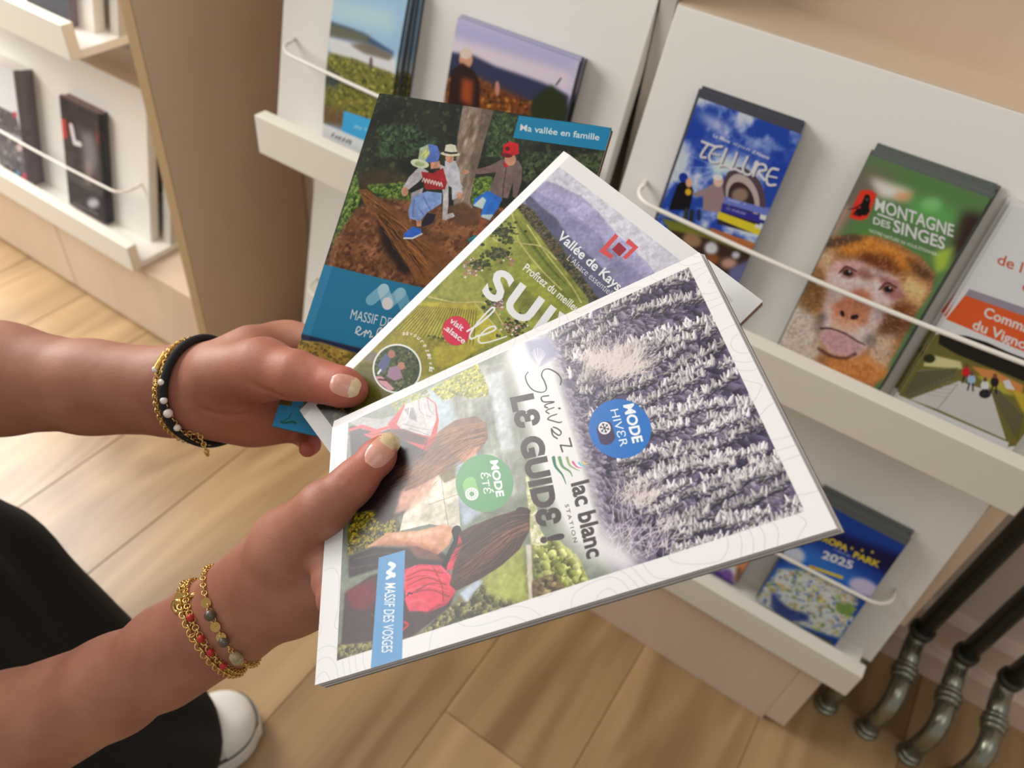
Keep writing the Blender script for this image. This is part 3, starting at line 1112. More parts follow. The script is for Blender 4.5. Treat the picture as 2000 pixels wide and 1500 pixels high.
    P.line([(476, 1052), (490, 1108)], 84, (62, 48, 84))
    P.ell(476, 1052, 36, 36, (250, 250, 250))
    for k in range(6):
        a = k * math.pi / 3 + 0.2
        c, n_ = math.cos(a), math.sin(a)
        P.line([(476, 1052), (476 + 28 * c, 1052 + 28 * n_)], 5, (50, 44, 64))
        for sg in (-1, 1):
            b = a + sg * 0.9
            P.line([(476 + 17 * c, 1052 + 17 * n_), (476 + 17 * c + 10 * math.cos(b), 1052 + 17 * n_ + 10 * math.sin(b))], 4, (50, 44, 64))
    # ---- lettering
    dk = (72, 62, 62)
    P.view(600, 680, 0.32)
    # Suivez, handwritten (reads downwards)
    ink = (48, 42, 44)
    P.curve([(1494, 232), (1500, 200), (1478, 166), (1430, 140), (1396, 146), (1382, 178), (1400, 220), (1408, 262), (1380, 280), (1330, 268), (1296, 230), (1284, 186), (1300, 160)], 9, ink, 1, 7)
    P.curve([(1420, 300), (1382, 306), (1376, 322), (1392, 338), (1436, 336), (1450, 340), (1406, 352), (1396, 366), (1412, 374)], 9, ink)
    P.curve([(1450, 372), (1416, 384), (1402, 396), (1420, 408)], 8, ink)
    P.ell(1484, 376, 8, 6, ink)
    P.curve([(1466, 412), (1430, 424), (1412, 442), (1440, 452), (1480, 462), (1494, 458)], 8, ink)
    P.curve([(1444, 490), (1470, 500), (1490, 520), (1478, 540), (1446, 520), (1432, 500), (1440, 540), (1466, 560)], 8, ink)
    P.curve([(1524, 560), (1516, 600), (1470, 560), (1452, 580), (1540, 590), (1556, 596), (1552, 640), (1498, 640)], 1, ink, 0)
    P.line([(1540, 556), (1552, 606)], 9, ink)
    P.line([(1552, 606), (1484, 600)], 9, ink)
    P.line([(1484, 600), (1496, 640)], 9, ink)
    P.text('LƐ GUIDƐ !', (1196, 312), (1365, 1206), 132, (58, 48, 48), 0.055, up=(0.95, -0.20), sp=1.05)
    P.text('lac blanc', (1545, 835), (1634, 1306), 112, (66, 58, 60), 0.03, up=(0.95, -0.26))
    P.text('STATION', (1502, 966), (1552, 1202), 24, (72, 64, 66), 0.004, up=(0.97, -0.22), sp=1.35)
    # leaf swoosh
    P.curve([(1440, 676), (1452, 730), (1490, 780), (1512, 836)], 20, (48, 112, 84), 1, 4)
    P.curve([(1476, 676), (1494, 730), (1536, 760), (1552, 792)], 20, (92, 140, 88), 1, 4)
    P.curve([(1522, 676), (1536, 720), (1566, 742), (1598, 758)], 16, (140, 162, 104), 1, 3)
    P.curve([(1556, 702), (1578, 730), (1608, 740)], 12, (206, 70, 130), 1, 3)
    P.curve([(1592, 706), (1606, 722), (1630, 724)], 10, (90, 178, 206), 1, 3)
    P.curve([(1618, 702), (1632, 712), (1648, 710)], 8, (232, 196, 80), 1, 3)
    # blue strip
    P.view(590, 900, 0.3)
    P.poly([(470, 632), (630, 585), (602, 1328), (412, 1384)], (84, 146, 196))
    P.curve([(522, 690), (516, 700)], 1, (84, 146, 196))
    P.line([(536, 672), (560, 684)], 26, (226, 236, 244), 0.95)
    P.line([(528, 728), (562, 690)], 26, (214, 228, 240), 0.95)
    P.line([(524, 728), (560, 752)], 26, (232, 240, 246), 0.95)
    P.line([(520, 766), (560, 744)], 24, (214, 228, 240), 0.95)
    P.text('MASSIF DES VOSGES', (508, 800), (480, 1258), 66, (250, 252, 253), 0.004, up=(1, 0.02))
    P.ink = 0.93
    return P.material(0.30, 0.0)


COVER['guide'] = paint_guide()
# ------------------------------------------------------------------ cover: vineyard valley
def paint_vineyard():
    br = proj(M_C[2])
    P = Page('vineyard_cover', [(1100, 293), (1490, 588), tuple(br), (583, 800)], 148, 210, 7, (220, 218, 216))
    W, H = P.W, P.H
    pic = np.zeros((H, W), np.float32)
    x0, x1, y0, y1 = int(W * 0.045), int(W * 0.72), int(H * 0.042), int(H * 0.955)
    pic[y0:y1, x0:x1] = 1
    keep = P.A.copy()
    P.fill(pic, (198, 196, 206))
    P.view(540, 160, 0.35)
    # hills
    P.poly([(1380, 460), (1490, 548), (1560, 568), (1640, 610), (1700, 636), (1790, 720), (1900, 850), (2060, 1000), (2300, 1300), (1300, 1300)], (160, 156, 186), 1, 4)
    P.poly([(1380, 560), (1430, 596), (1500, 640), (1600, 690), (1690, 770), (1800, 850), (1900, 960), (2060, 1100), (2300, 1400), (1300, 1400)], (140, 136, 168), 1, 6)
    m = P.mask([(1380, 460), (1560, 568), (1790, 720), (2060, 1000), (2300, 1400), (1300, 1400)])
    P.tex(m, 0.14, 70, 4, 3)
    P.poly([(1380, 600), (1420, 640), (1500, 716), (1560, 760), (1620, 850), (1700, 930), (1760, 980), (1900, 1120), (2000, 1240), (1500, 1400)], (92, 92, 116), 1, 5)
    P.poly([(1300, 640), (1360, 670), (1430, 715), (1490, 800), (1600, 940), (1700, 1070), (1800, 1220), (1750, 1500), (1300, 1400)], (84, 84, 70), 1, 6)
    m = P.mask([(1300, 640), (1430, 715), (1600, 930), (1800, 1220), (1700, 1200), (1560, 1010), (1380, 760)], 4) * pic
    P.dabs(m, 900, [(70, 72, 58), (96, 94, 70), (112, 106, 76), (56, 60, 52), (120, 96, 66)], 3, 8, 2, None, 1.2, shade=0.4)
    # vineyards
    P.poly([(1270, 720), (1340, 700), (1460, 850), (1560, 980), (1740, 1210), (1760, 1500), (400, 1700), (100, 1500), (820, 900)], (134, 138, 66), 1, 4)
    vm = P.mask([(1270, 720), (1340, 700), (1460, 850), (1740, 1210), (1760, 1500), (400, 1700), (100, 1500), (820, 900)], 3) * pic
    P.tex(vm, 0.28, 60, 4, 7)
    P.poly([(1320, 740), (1420, 830), (1520, 960), (1640, 1120), (1720, 1220), (1640, 1250), (1500, 1080), (1400, 930)], (116, 124, 52), 0.9, 4)
    P.poly([(1180, 800), (1330, 800), (1360, 900), (1230, 890)], (150, 160, 80), 0.9, 6)
    P.poly([(1330, 1030), (1480, 1130), (1620, 1270), (1520, 1290), (1360, 1120)], (146, 150, 62), 0.9, 5)
    P.poly([(960, 1040), (1140, 1080), (1230, 1230), (1100, 1260), (900, 1180)], (152, 152, 76), 0.9, 6)
    P.poly([(800, 1220), (1120, 1240), (1260, 1420), (1000, 1560), (560, 1500)], (176, 166, 66), 0.92, 8)
    rs = np.random.default_rng(3)
    # rows of vines
    for i in range(26):
        a = V2_(790 + i * 13, 1250 + i * 1)
        b = V2_(520 + i * 22, 1480 + i * 6)
        P.line([a, (a + b) / 2 + V2_(6, 0), b], 6, (104, 100, 44), 0.75, 9)
    for i in range(9):
        P.curve([(1340 + i * 9, 790 + i * 14), (1430 + i * 14, 900 + i * 20), (1500 + i * 16, 1010 + i * 16)], 5, (88, 96, 40), 0.5)
        P.curve([(1380 + i * 24, 1060 + i * 16), (1460 + i * 14, 1080 + i * 10), (1540 + i * 10, 1060 + i * 18)], 4, (96, 104, 44), 0.5)
    for q in ([(1310, 720), (1340, 830), (1360, 900), (1470, 1040), (1590, 1160)], [(1180, 820), (1230, 890), (1340, 890)], [(1400, 800), (1500, 950), (1640, 1130), (1700, 1230)], [(1360, 900), (1480, 920), (1560, 990)],
              [(850, 1200), (1000, 1230), (1180, 1240), (1280, 1380)], [(1110, 1240), (1190, 1330), (1250, 1400)]):
        P.curve(q, 9, (190, 178, 120), 0.75)
    # hedges and village roofs
    for (cx, cy, n_, sx, sy) in ((1250, 830, 90, 70, 30), (1230, 960, 80, 60, 26), (1140, 1020, 60, 60, 24), (1290, 880, 40, 30, 20), (1210, 1220, 60, 50, 50), (1330, 1370, 60, 60, 50), (900, 1460, 50, 80, 30)):
        for i in range(n_):
            P.ell(cx + rs.normal(0, sx * .6), cy + rs.normal(0, sy * .6), rs.uniform(6, 13), rs.uniform(5, 10), rs.choice([(64, 72, 44), (84, 88, 50), (48, 56, 40), (104, 100, 62)]), 0.9)
    for (cx, cy, n_) in ((1090, 1050, 26), (1300, 995, 16), (1240, 1240, 30), (1320, 1370, 30), (1070, 1000, 12)):
        for i in range(n_):
            x, y = cx + rs.normal(0, 26), cy + rs.normal(0, 20)
            c = rs.choice([(206, 170, 176), (160, 110, 110), (222, 206, 200), (130, 110, 130), (176, 120, 104)])
            s_ = rs.uniform(5, 11)
            P.poly([(x - s_, y), (x, y - s_ * .7), (x + s_, y), (x, y + s_ * .8)], c, 0.95)
    # near fields at the bottom
    P.view(560, 480, 0.3)
    P.poly([(560, 620), (700, 540), (1100, 640), (1250, 660), (980, 900), (500, 1300), (150, 1080)], (150, 142, 54), 0.85, 10)
    P.poly([(960, 660), (1200, 640), (1240, 680), (1060, 800), (960, 780)], (170, 160, 60), 0.9, 6)
    P.poly([(480, 760), (600, 760), (700, 930), (560, 1180), (300, 1100), (380, 920)], (108, 104, 40), 0.9, 10)
    for i in range(34):
        P.line([(440 + i * 9, 800 + i * 2), (395 + i * 9, 1120 + i * 3)], 3.4, (66, 64, 30), 0.6)
    P.poly([(170, 1080), (280, 960), (420, 1040), (500, 1200), (340, 1320)], (50, 48, 36), 0.95, 18)
    dm = P.mask([(150, 1080), (280, 960), (420, 1050), (500, 1230), (330, 1320)], 6) * pic
    P.dabs(dm, 220, [(44, 44, 34), (66, 60, 36), (120, 96, 44), (34, 34, 30)], 3, 9, 8, None, 1.4)
    P.ell(545, 720, 46, 36, (120, 110, 130), 0.7, 0, 8)
    P.tex(pic, 0.13, 12, 3, 63)
    P.tex(pic, 0.10, 50, 3, 64)
    P.A = keep + (P.A - keep) * pic[..., None]
    # round picture
    P.ell(718, 800, 160, 162, (240, 238, 236))
    P.ell(718, 800, 148, 150, (74, 84, 54))
    cm = P.mask(np.c_[718 + 148 * np.cos(np.linspace(0, 6.28, 40)), 800 + 150 * np.sin(np.linspace(0, 6.28, 40))])
    P.dabs(cm, 260, [(70, 84, 50), (96, 106, 66), (50, 60, 44), (120, 120, 84)], 3, 8, 9)
    P.poly([(590, 780), (640, 700), (690, 720), (650, 800), (620, 830)], (96, 104, 140), 1, 2)
    P.ell(682, 705, 24, 26, (176, 120, 104))
    P.poly([(670, 790), (730, 780), (756, 860), (700, 880), (650, 850)], (160, 128, 152), 1, 2)
    P.ell(745, 782, 24, 26, (184, 130, 112))
    P.poly([(576, 850), (620, 850), (700, 930), (670, 946), (610, 900)], (206, 152, 160), 1, 2)
    P.line([(596, 830), (610, 810)], 16, (226, 226, 226))
    P.line([(600, 870), (690, 880)], 12, (90, 60, 56))
    # curved words beside it
    wc = (244, 240, 226)
    for ch, x, y, a in zip('savourez', (752, 774, 798, 822, 844, 866, 886, 902), (582, 580, 582, 590, 604, 624, 648, 678), (0, 4, 12, 22, 34, 46, 56, 64)):
        ar = math.radians(a)
        P.text(ch, (x, y), (x + 17 * math.cos(ar), y + 17 * math.sin(ar)), 22, wc, 0.01, 0.2)
    for ch, x, y, a in zip('le vis', (912, 918, 0, 924, 930, 928), (704, 722, 0, 756, 784, 800), (76, 80, 0, 88, 92, 98)):
        if x:
            ar = math.radians(a)
            P.text(ch, (x, y), (x + 17 * math.cos(ar), y + 17 * math.sin(ar)), 24, wc, 0.01, 0.2)
    # red disc
    P.ell(1105, 553, 92, 96, (202, 52, 78))
    P.text('visit', (1058, 496), (1138, 556), 40, (255, 250, 250), 0.02)
    P.text('.alsace', (1020, 540), (1150, 640), 40, (255, 250, 250), 0.02)
    # lettering
    P.view(540, 160, 0.35)
    P.text('SUIVEZ', (1140, 1170), (1900, 1730), 176, (236, 232, 226), 0.032, sp=1.14)
    P.text('Vallée de Kaysersberg', (1562, 868), (2080, 1326), 56, (250, 250, 250), 0.022)
    P.text("L'Alsace essentielle", (1618, 990), (1880, 1212), 38, (214, 212, 214), -0.006)
    P.text('Profitez du meilleur', (1372, 1046), (1690, 1304), 46, (246, 246, 238), 0.012)
    P.view(560, 480, 0.3)
    P.curve([(1176, 556), (1250, 510), (1320, 452), (1352, 414), (1336, 404), (1276, 462), (1216, 536), (1192, 586), (1204, 606), (1240, 588)], 14, (244, 240, 232), 1, 12)
    P.curve([(1240, 588), (1300, 572), (1356, 546), (1352, 526), (1310, 536), (1262, 580), (1248, 616), (1270, 634), (1340, 620), (1430, 590)], 13, (244, 240, 232), 1, 9)
    # bracket emblem
    P.view(0, 0, 1)
    rd = (206, 82, 84)
    P.poly([(1202, 456), (1208, 462), (1184, 489), (1198, 499), (1193, 506), (1170, 491)], rd)
    P.poly([(1228, 466), (1247, 483), (1222, 507), (1216, 502), (1235, 484), (1222, 474)], rd)
    P.poly([(1209, 473), (1224, 487), (1210, 501), (1195, 487)], (150, 44, 60))
    # grey mark on the blank margin
    P.poly([(1406, 560), (1432, 586), (1418, 600), (1398, 582)], (202, 200, 198))
    P.gain, P.drop, P.ink = 1.08, 2.0, 0.94
    return P.material(0.30, 0.0)


# ------------------------------------------------------------------ cover: children on a log
def paint_family():
    br = proj(B_C[2])
    P = Page('family_cover', [(740, 181), (1195, 250), tuple(br), (530, 832)], 148, 210, 7, (48, 52, 40))
    W, H = P.W, P.H
    full = np.ones((H, W), np.float32)
    P.tex(full, 0.5, 120, 5, 2)
    P.dabs(full, 2600, [(52, 58, 44), (70, 80, 56), (40, 44, 36), (86, 96, 68), (60, 72, 52)], 3, 10, 1, None, 1.5, alpha=0.7)
    P.view(540, 160, 0.35)
    m = P.mask([(560, 250), (760, 230), (900, 330), (760, 420), (580, 420)], 20)
    P.dabs(m, 380, [(70, 92, 64), (90, 112, 80), (58, 76, 56)], 3, 8, 3, None, 1.8, alpha=0.8)
    m = P.mask([(1200, 160), (1340, 190), (1320, 420), (1160, 420)], 20)
    P.dabs(m, 300, [(76, 96, 62), (96, 116, 76), (60, 76, 52)], 3, 8, 4, None, 1.8, alpha=0.8)
    m = P.mask([(1360, 390), (1830, 400), (1820, 520), (1600, 560), (1380, 560)], 20)
    P.dabs(m, 420, [(78, 92, 60), (100, 112, 78), (60, 70, 50)], 3, 9, 5, None, 1.8, alpha=0.8)
    # undergrowth and ground
    P.poly([(450, 500), (620, 480), (760, 540), (720, 620), (450, 600)], (88, 74, 54), 0.8, 20)
    for k, (q, n_) in enumerate((([(500, 580), (720, 560), (760, 660), (620, 680)], 400), ([(1080, 540), (1200, 530), (1200, 640), (1090, 690)], 350), ([(440, 500), (470, 640), (430, 760), (360, 900), (310, 900)], 520))):
        m = P.mask(q, 8)
        P.dabs(m, n_, [(96, 124, 62), (120, 150, 76), (74, 98, 52), (150, 172, 90)], 3, 9, 20 + k, None, 1.4, shade=0.3)
    P.poly([(320, 880), (450, 700), (560, 650), (760, 660), (1000, 700), (1300, 700), (1260, 900), (900, 1220), (250, 1080)], (124, 88, 62), 1, 10)
    gm = P.mask([(320, 880), (450, 700), (560, 650), (760, 660), (1000, 700), (1300, 700), (1260, 900), (900, 1220), (250, 1080)], 8)
    P.tex(gm, 0.4, 60, 5, 6, 1.8, 0.8)
    P.dabs(gm, 900, [(140, 100, 70), (104, 72, 50), (160, 120, 88), (88, 60, 44)], 3, 9, 7, None, 2.0, alpha=0.6)
    # trunk
    tr = [(1040, 130), (1215, 150), (1160, 330), (1100, 560), (1080, 660), (1110, 740), (990, 720), (985, 620), (1000, 470), (1010, 300)]
    P.poly(tr, (146, 130, 116), 1, 2)
    tm = P.mask(tr, 2)
    P.tex(tm, 0.35, 22, 4, 8, 0.7, 2.4)
    P.poly([(1150, 150), (1215, 150), (1160, 330), (1100, 560), (1070, 560), (1110, 330)], (100, 86, 76), 0.55, 8)
    P.poly([(960, 700), (1040, 670), (1120, 720), (1140, 800), (1000, 800)], (110, 82, 64), 0.95, 6)
    # fallen log
    P.poly([(560, 730), (640, 740), (720, 880), (780, 1060), (700, 1080), (590, 920)], (48, 34, 26), 0.9, 14)
    lg = [(455, 600), (500, 596), (560, 640), (700, 740), (820, 850), (960, 960), (1050, 1040), (980, 1160), (840, 1150), (760, 1080), (690, 960), (590, 800), (490, 680)]
    P.poly(lg, (130, 92, 58), 1, 2)
    lm = P.mask(lg, 2)
    rs = np.random.default_rng(9)
    for i in range(150):
        t = rs.uniform(0, 1)
        a = V2_(470 + 60 * t, 606 + 80 * t) + rs.normal(0, 8, 2)
        b = V2_(760 + 250 * (1 - t), 1100 - 40 * (1 - t)) + rs.normal(0, 16, 2)
        s0 = rs.uniform(0, 0.7)
        s1 = s0 + rs.uniform(0.1, 0.35)
        g = rs.choice([0.5, 0.7, 0.85, 1.15, 1.35])
        c = (a + b) / 2 + V2_(10, -10)
        P.curve([a + (b - a) * s0, a + (b - a) * (s0 + s1) / 2 + V2_(6, -6), a + (b - a) * min(1, s1)], rs.uniform(4, 10), (134 * g, 94 * g, 58 * g), 0.55, 2)
    # child with the patterned cap
    skin_ = (196, 148, 122)
    P.poly([(800, 470), (850, 500), (790, 560), (740, 600), (706, 590), (740, 530)], (186, 180, 182), 1, 1)
    P.poly([(910, 460), (960, 480), (1010, 540), (1042, 590), (1000, 600), (960, 580), (960, 680), (950, 772), (925, 770), (930, 640)], (192, 186, 188), 1, 1)
    P.poly([(750, 620), (820, 590), (800, 680), (752, 690)], (176, 168, 174), 1, 2)
    P.poly([(808, 500), (870, 510), (930, 480), (952, 560), (940, 600), (830, 600)], (168, 52, 54), 1, 1)
    for k in range(7):
        P.curve([(814 + k * 16, 556 + k * 4), (822 + k * 16, 538 + k * 4), (830 + k * 16, 560 + k * 4)], 7, (226, 208, 202), 0.9)
    P.ell(716, 612, 20, 26, skin_)
    P.poly([(760, 640), (840, 610), (925, 620), (920, 680), (840, 730), (800, 780), (740, 760), (735, 720)], (134, 156, 200), 1, 1)
    for q in ([(770, 660), (760, 740)], [(820, 640), (850, 700)], [(790, 700), (820, 740)]):
        P.curve(q + [(q[1][0] + 10, q[1][1] + 12)], 7, (96, 116, 170), 0.7)
    P.poly([(780, 770), (810, 776), (806, 806), (782, 806)], skin_)
    P.poly([(840, 730), (890, 740), (870, 790), (815, 810), (808, 790)], (52, 44, 60), 1, 1)
    P.poly([(708, 850), (760, 806), (808, 820), (812, 850), (760, 878), (715, 876)], (66, 108, 190), 1, 1)
    P.line([(712, 872), (760, 872), (810, 848)], 9, (206, 214, 230))
    P.poly([(860, 450), (910, 440), (915, 480), (860, 486)], skin_, 1, 1)
    P.poly([(800, 370), (850, 345), (896, 356), (914, 400), (900, 446), (850, 450), (800, 436)], (98, 122, 186), 1, 1)
    P.poly([(800, 370), (846, 350), (856, 400), (830, 440), (790, 430)], (168, 184, 150), 1, 2)
    P.line([(810, 410), (836, 380), (830, 420), (850, 390)], 8, (214, 216, 120))
    P.ell(800, 456, 52, 24, (198, 206, 172), 1, 12)
    P.ell(800, 458, 30, 12, (150, 170, 120), 0.8, 12)
    # child with the straw hat
    P.poly([(940, 440), (1000, 440), (1022, 500), (1026, 560), (1040, 620), (1004, 650), (980, 660), (976, 560), (940, 500)], (186, 184, 190), 1, 1)
    P.ell(966, 424, 24, 28, skin_)
    P.ell(1022, 632, 16, 18, skin_)
    P.ell(970, 402, 54, 13, (214, 204, 178), 1, 3)
    P.poly([(936, 398), (944, 352), (972, 346), (1000, 354), (1010, 400)], (224, 216, 194), 1, 1)
    P.line([(940, 392), (972, 398), (1006, 396)], 11, (66, 56, 52))
    P.poly([(940, 740), (985, 730), (996, 750), (940, 772)], (196, 190, 188), 1, 1)
    # child in the brown jacket
    P.poly([(1040, 494), (1110, 490), (1190, 468), (1260, 430), (1290, 440), (1240, 500), (1150, 514), (1060, 516)], (130, 108, 102), 1, 1)
    P.ell(1056, 502, 20, 12, skin_)
    P.poly([(1240, 440), (1290, 426), (1350, 440), (1372, 480), (1366, 560), (1340, 650), (1318, 640), (1320, 560), (1290, 650), (1200, 640), (1190, 600), (1220, 520)], (126, 108, 104), 1, 1)
    P.curve([(1284, 470), (1270, 560), (1262, 640)], 7, (90, 74, 72), 0.8)
    P.poly([(1264, 452), (1290, 440), (1300, 470), (1272, 480)], (184, 54, 50))
    P.ell(1305, 432, 32, 36, skin_)
    P.poly([(1262, 400), (1266, 352), (1304, 332), (1350, 346), (1354, 400), (1320, 412), (1262, 412)], (196, 42, 52), 1, 1)
    P.ell(1282, 410, 34, 12, (120, 36, 46), 1, 8)
    P.ell(1290, 372, 12, 12, (110, 30, 40))
    P.poly([(1108, 650), (1180, 606), (1260, 650), (1240, 700), (1190, 770), (1140, 750), (1150, 700), (1096, 690)], (60, 118, 196), 1, 1)
    P.poly([(1096, 690), (1150, 640), (1170, 660), (1150, 710)], (206, 224, 238), 0.9, 3)
    P.poly([(1150, 740), (1210, 740), (1190, 772), (1140, 752)], (212, 226, 240), 0.9, 3)
    P.poly([(1140, 760), (1172, 772), (1150, 830), (1110, 870), (1094, 852), (1126, 810)], (150, 98, 72), 1, 1)
    P.poly([(1066, 880), (1110, 850), (1136, 880), (1080, 900)], (66, 128, 130), 1, 1)
    P.tex(full, 0.12, 14, 3, 61)
    P.tex(full, 0.10, 60, 3, 62)
    # teal band and the meadow below it
    tc_ = (56, 128, 160)
    P.poly([(240, 1000), (276, 1020), (560, 1090), (850, 1156), (2000, 1420), (1900, 1800), (480, 1500), (138, 1410)], tc_)
    P.poly([(120, 1404), (480, 1490), (900, 1600), (900, 1900), (60, 1700)], (160, 136, 76), 1)
    m = P.mask([(110, 1430), (480, 1520), (900, 1630), (900, 1900), (60, 1700)], 3)
    P.tex(m, 0.35, 50, 5, 30)
    P.dabs(m, 700, [(176, 150, 80), (130, 110, 56), (150, 130, 80), (110, 92, 50), (96, 90, 50)], 3, 8, 31, None, 1.8, alpha=0.7)
    P.poly([(132, 1404), (480, 1490), (900, 1600), (880, 1640), (640, 1560), (420, 1506), (250, 1452), (140, 1440)], (44, 52, 84), 1, 4)
    P.view(380, 620, 0.21)
    P.poly([(960, 600), (1150, 640), (1300, 760), (1100, 760), (820, 700)], (92, 86, 44), 0.9, 20)
    P.ell(1225, 435, 50, 34, (70, 62, 44), 0.9, 10, 6)
    P.poly([(700, 690), (1300, 740), (1300, 900), (740, 860)], (112, 100, 52), 1, 10)
    P.poly([(930, 690), (1040, 690), (1010, 830), (900, 830)], (72, 146, 186), 1, 6)
    P.poly([(640, 810), (800, 810), (950, 830), (1300, 900), (1300, 1200), (600, 1050)], (66, 148, 190), 1)
    P.curve([(800, 970), (840, 980), (900, 970), (940, 980)], 20, (52, 110, 96), 0.9)
    P.curve([(830, 960), (880, 930), (900, 890)], 12, (60, 120, 100), 0.9)
    # emblem and words
    P.view(540, 160, 0.35)
    pale = (170, 202, 214)
    P.line([(530, 1215), (596, 1158)], 62, pale, 0.62)
    P.line([(596, 1158), (622, 1240)], 62, (190, 214, 222), 0.62)
    P.line([(622, 1240), (690, 1180)], 62, pale, 0.62)
    P.line([(690, 1180), (730, 1280)], 62, pale, 0.5)
    P.ell(618, 1236, 30, 34, (232, 224, 220), 0.85)
    P.text('MASSIF DES VOSGES', (410, 1322), (846, 1420), 58, (220, 234, 240), 0.0)
    P.curve([(440, 1400), (470, 1380), (456, 1366), (444, 1392), (462, 1412), (490, 1394)], 7, (222, 236, 242))
    P.curve([(490, 1420), (500, 1386), (508, 1404), (520, 1388), (528, 1404), (520, 1424), (536, 1420)], 7, (222, 236, 242))
    P.curve([(548, 1430), (580, 1390), (584, 1372), (566, 1384), (556, 1430), (566, 1440), (590, 1420)], 7, (222, 236, 242))
    # top label
    P.poly([(1352, 188), (1868, 254), (1845, 386), (1320, 312)], (26, 136, 174))
    P.text('Ma vallée en famille', (1358, 270), (1800, 326), 36, (255, 255, 255), 0.016)
    P.gain, P.drop, P.ink = 1.22, 6.0, 0.96
    return P.material(0.30, 0.0)


COVER['vineyard'] = paint_vineyard()
COVER['family'] = paint_family()
# ------------------------------------------------------------------ leaflets in the trays
LN = 1 / math.hypot(1, KP)
UPV = np.array([0, KP * LN, LN])             # up along a panel
OUT = np.array([0, -LN, KP * LN])            # out of a panel


def on_panel(x, y, z0, t):
    r = ray(x, y)
    p0 = np.array([0, panel_y(z0, z0), z0]) + OUT * t
    s_ = ((p0 - CAM) @ OUT) / (r @ OUT)
    return CAM + r * s_


def leaf_frame(z0, xl, w, h, t, lift=0.0, tilt=0.0):
    """corner points (TL TR BR BL) of a leaflet face standing in a tray, t metres in front of the panel"""
    zb = z0 + 0.0125 + lift
    k = (zb - z0) / UPV[2]
    b = np.array([xl, panel_y(z0, z0), z0]) + UPV * k + OUT * t
    b[2] += 0.0
    c, s_ = math.cos(tilt), math.sin(tilt)
    rx = np.array([c, 0, 0]) - UPV * s_
    uy = UPV * c + np.array([s_, 0, 0])
    return [b + uy * h, b + uy * h + rx * w, b + rx * w, b]


def leaflet(frame, th, mats, label, cat, group, bend=0.0, name='leaflet'):
    TL, TR, BR, BL = frame
    n = 10
    vs, fs, mi, uv = [], [], [], []
    for d in (0.0, -th):
        for j in range(n + 1):
            v = j / n
            bb = bend * math.sin(v * math.pi) if bend else 0
            for (a, b) in ((TL, BL), (TR, BR)):
                vs.append(a * (1 - v) + b * v + OUT * (d + bb))
    o = 2 * (n + 1)
    q = lambda i, j, l: l * o + j * 2 + i
    for j in range(n):
        fs.append((q(0, j, 0), q(0, j + 1, 0), q(1, j + 1, 0), q(1, j, 0)))
        mi.append(0)
        fs.append((q(0, j, 1), q(1, j, 1), q(1, j + 1, 1), q(0, j + 1, 1)))
        mi.append(1)
        fs.append((q(0, j, 0), q(0, j, 1), q(0, j + 1, 1), q(0, j + 1, 0)))
        fs.append((q(1, j, 0), q(1, j + 1, 0), q(1, j + 1, 1), q(1, j, 1)))
        mi += [2, 2]
    fs.append((q(0, 0, 0), q(1, 0, 0), q(1, 0, 1), q(0, 0, 1)))
    fs.append((q(0, n, 0), q(0, n, 1), q(1, n, 1), q(1, n, 0)))
    mi += [1, 1]
    ob = pydata(name, vs, fs, mats)
    ob.data.polygons.foreach_set('material_index', mi)
    lay = ob.data.uv_layers.new(name='uv')
    arr = []
    for lp in ob.data.loops:
        k = lp.vertex_index % o
        arr += [float(k % 2), 1 - (k // 2) / n]
    lay.data.foreach_set('uv', arr)
    return tag(ob, label, cat, group)


def pile(z0, xl, w, h, n, total, mats, front, rest, group, jit=0.0015, bend=0.0, tilt=0.0, fan=0.0, seed=0, bends=None, rise=0.0, rest_face=None):
    """n leaflets one behind the other; the front one carries its own label"""
    rs = random.Random(seed)
    th = total / n
    for i in range(n):                        # i = 0 is the front one
        t = total - i * th + 0.0004
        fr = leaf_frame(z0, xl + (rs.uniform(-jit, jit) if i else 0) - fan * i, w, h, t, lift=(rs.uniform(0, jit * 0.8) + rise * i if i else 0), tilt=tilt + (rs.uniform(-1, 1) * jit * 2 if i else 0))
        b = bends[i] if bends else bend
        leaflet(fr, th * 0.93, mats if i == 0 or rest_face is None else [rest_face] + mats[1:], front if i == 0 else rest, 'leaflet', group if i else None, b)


def leaf_page(name, frame, wmm, hmm, res, base):
    return Page(name, [tuple(proj(p)) for p in frame], wmm, hmm, res, base)


# ---- mine leaflet
X_TEL = on_panel(1356, 218, Z_UP, 0.017)[0]
F_TEL = leaf_frame(Z_UP, X_TEL, 0.1, 0.200, 0.017)
P = leaf_page('mine_cover', F_TEL, 100, 200, 5, (46, 78, 160))
fu = np.ones((P.H, P.W), np.float32)
cl = fbm(P.H, P.W, 120, 5, 4)
P.fill(np.clip((cl - 0.5) * 5, 0, 1) * 0.85, (214, 218, 236))
P.view(1240, 170, 0.2667)
P.poly([(330, 280), (560, 330), (700, 400), (1180, 480), (1120, 700), (900, 560), (640, 480), (420, 480)], (40, 72, 160), 0.75, 40)
P.poly([(440, 170), (640, 250), (700, 330), (560, 300)], (206, 206, 226), 0.8, 30)
P.ell(620, 590, 60, 60, (214, 232, 250), 0.9, 0, 40)
for k in range(14):
    a = k * 0.449
    P.line([(620, 590), (620 + 260 * math.cos(a), 590 + 220 * math.sin(a))], 18, (196, 216, 244), 0.35, 2)
P.poly([(260, 480), (320, 460), (300, 620), (240, 760), (150, 960), (130, 900)], (210, 216, 236), 0.8, 20)
P.text('La Mine', (572, 362), (692, 412), 26, (232, 236, 248), 0.02)
P.scrawl((716, 420), (846, 474), 22, (226, 230, 246), 6, 1)
P.text('d’Alsace', (858, 482), (980, 530), 26, (232, 236, 248), 0.02)
P.view(1240, 170, 0.2667)
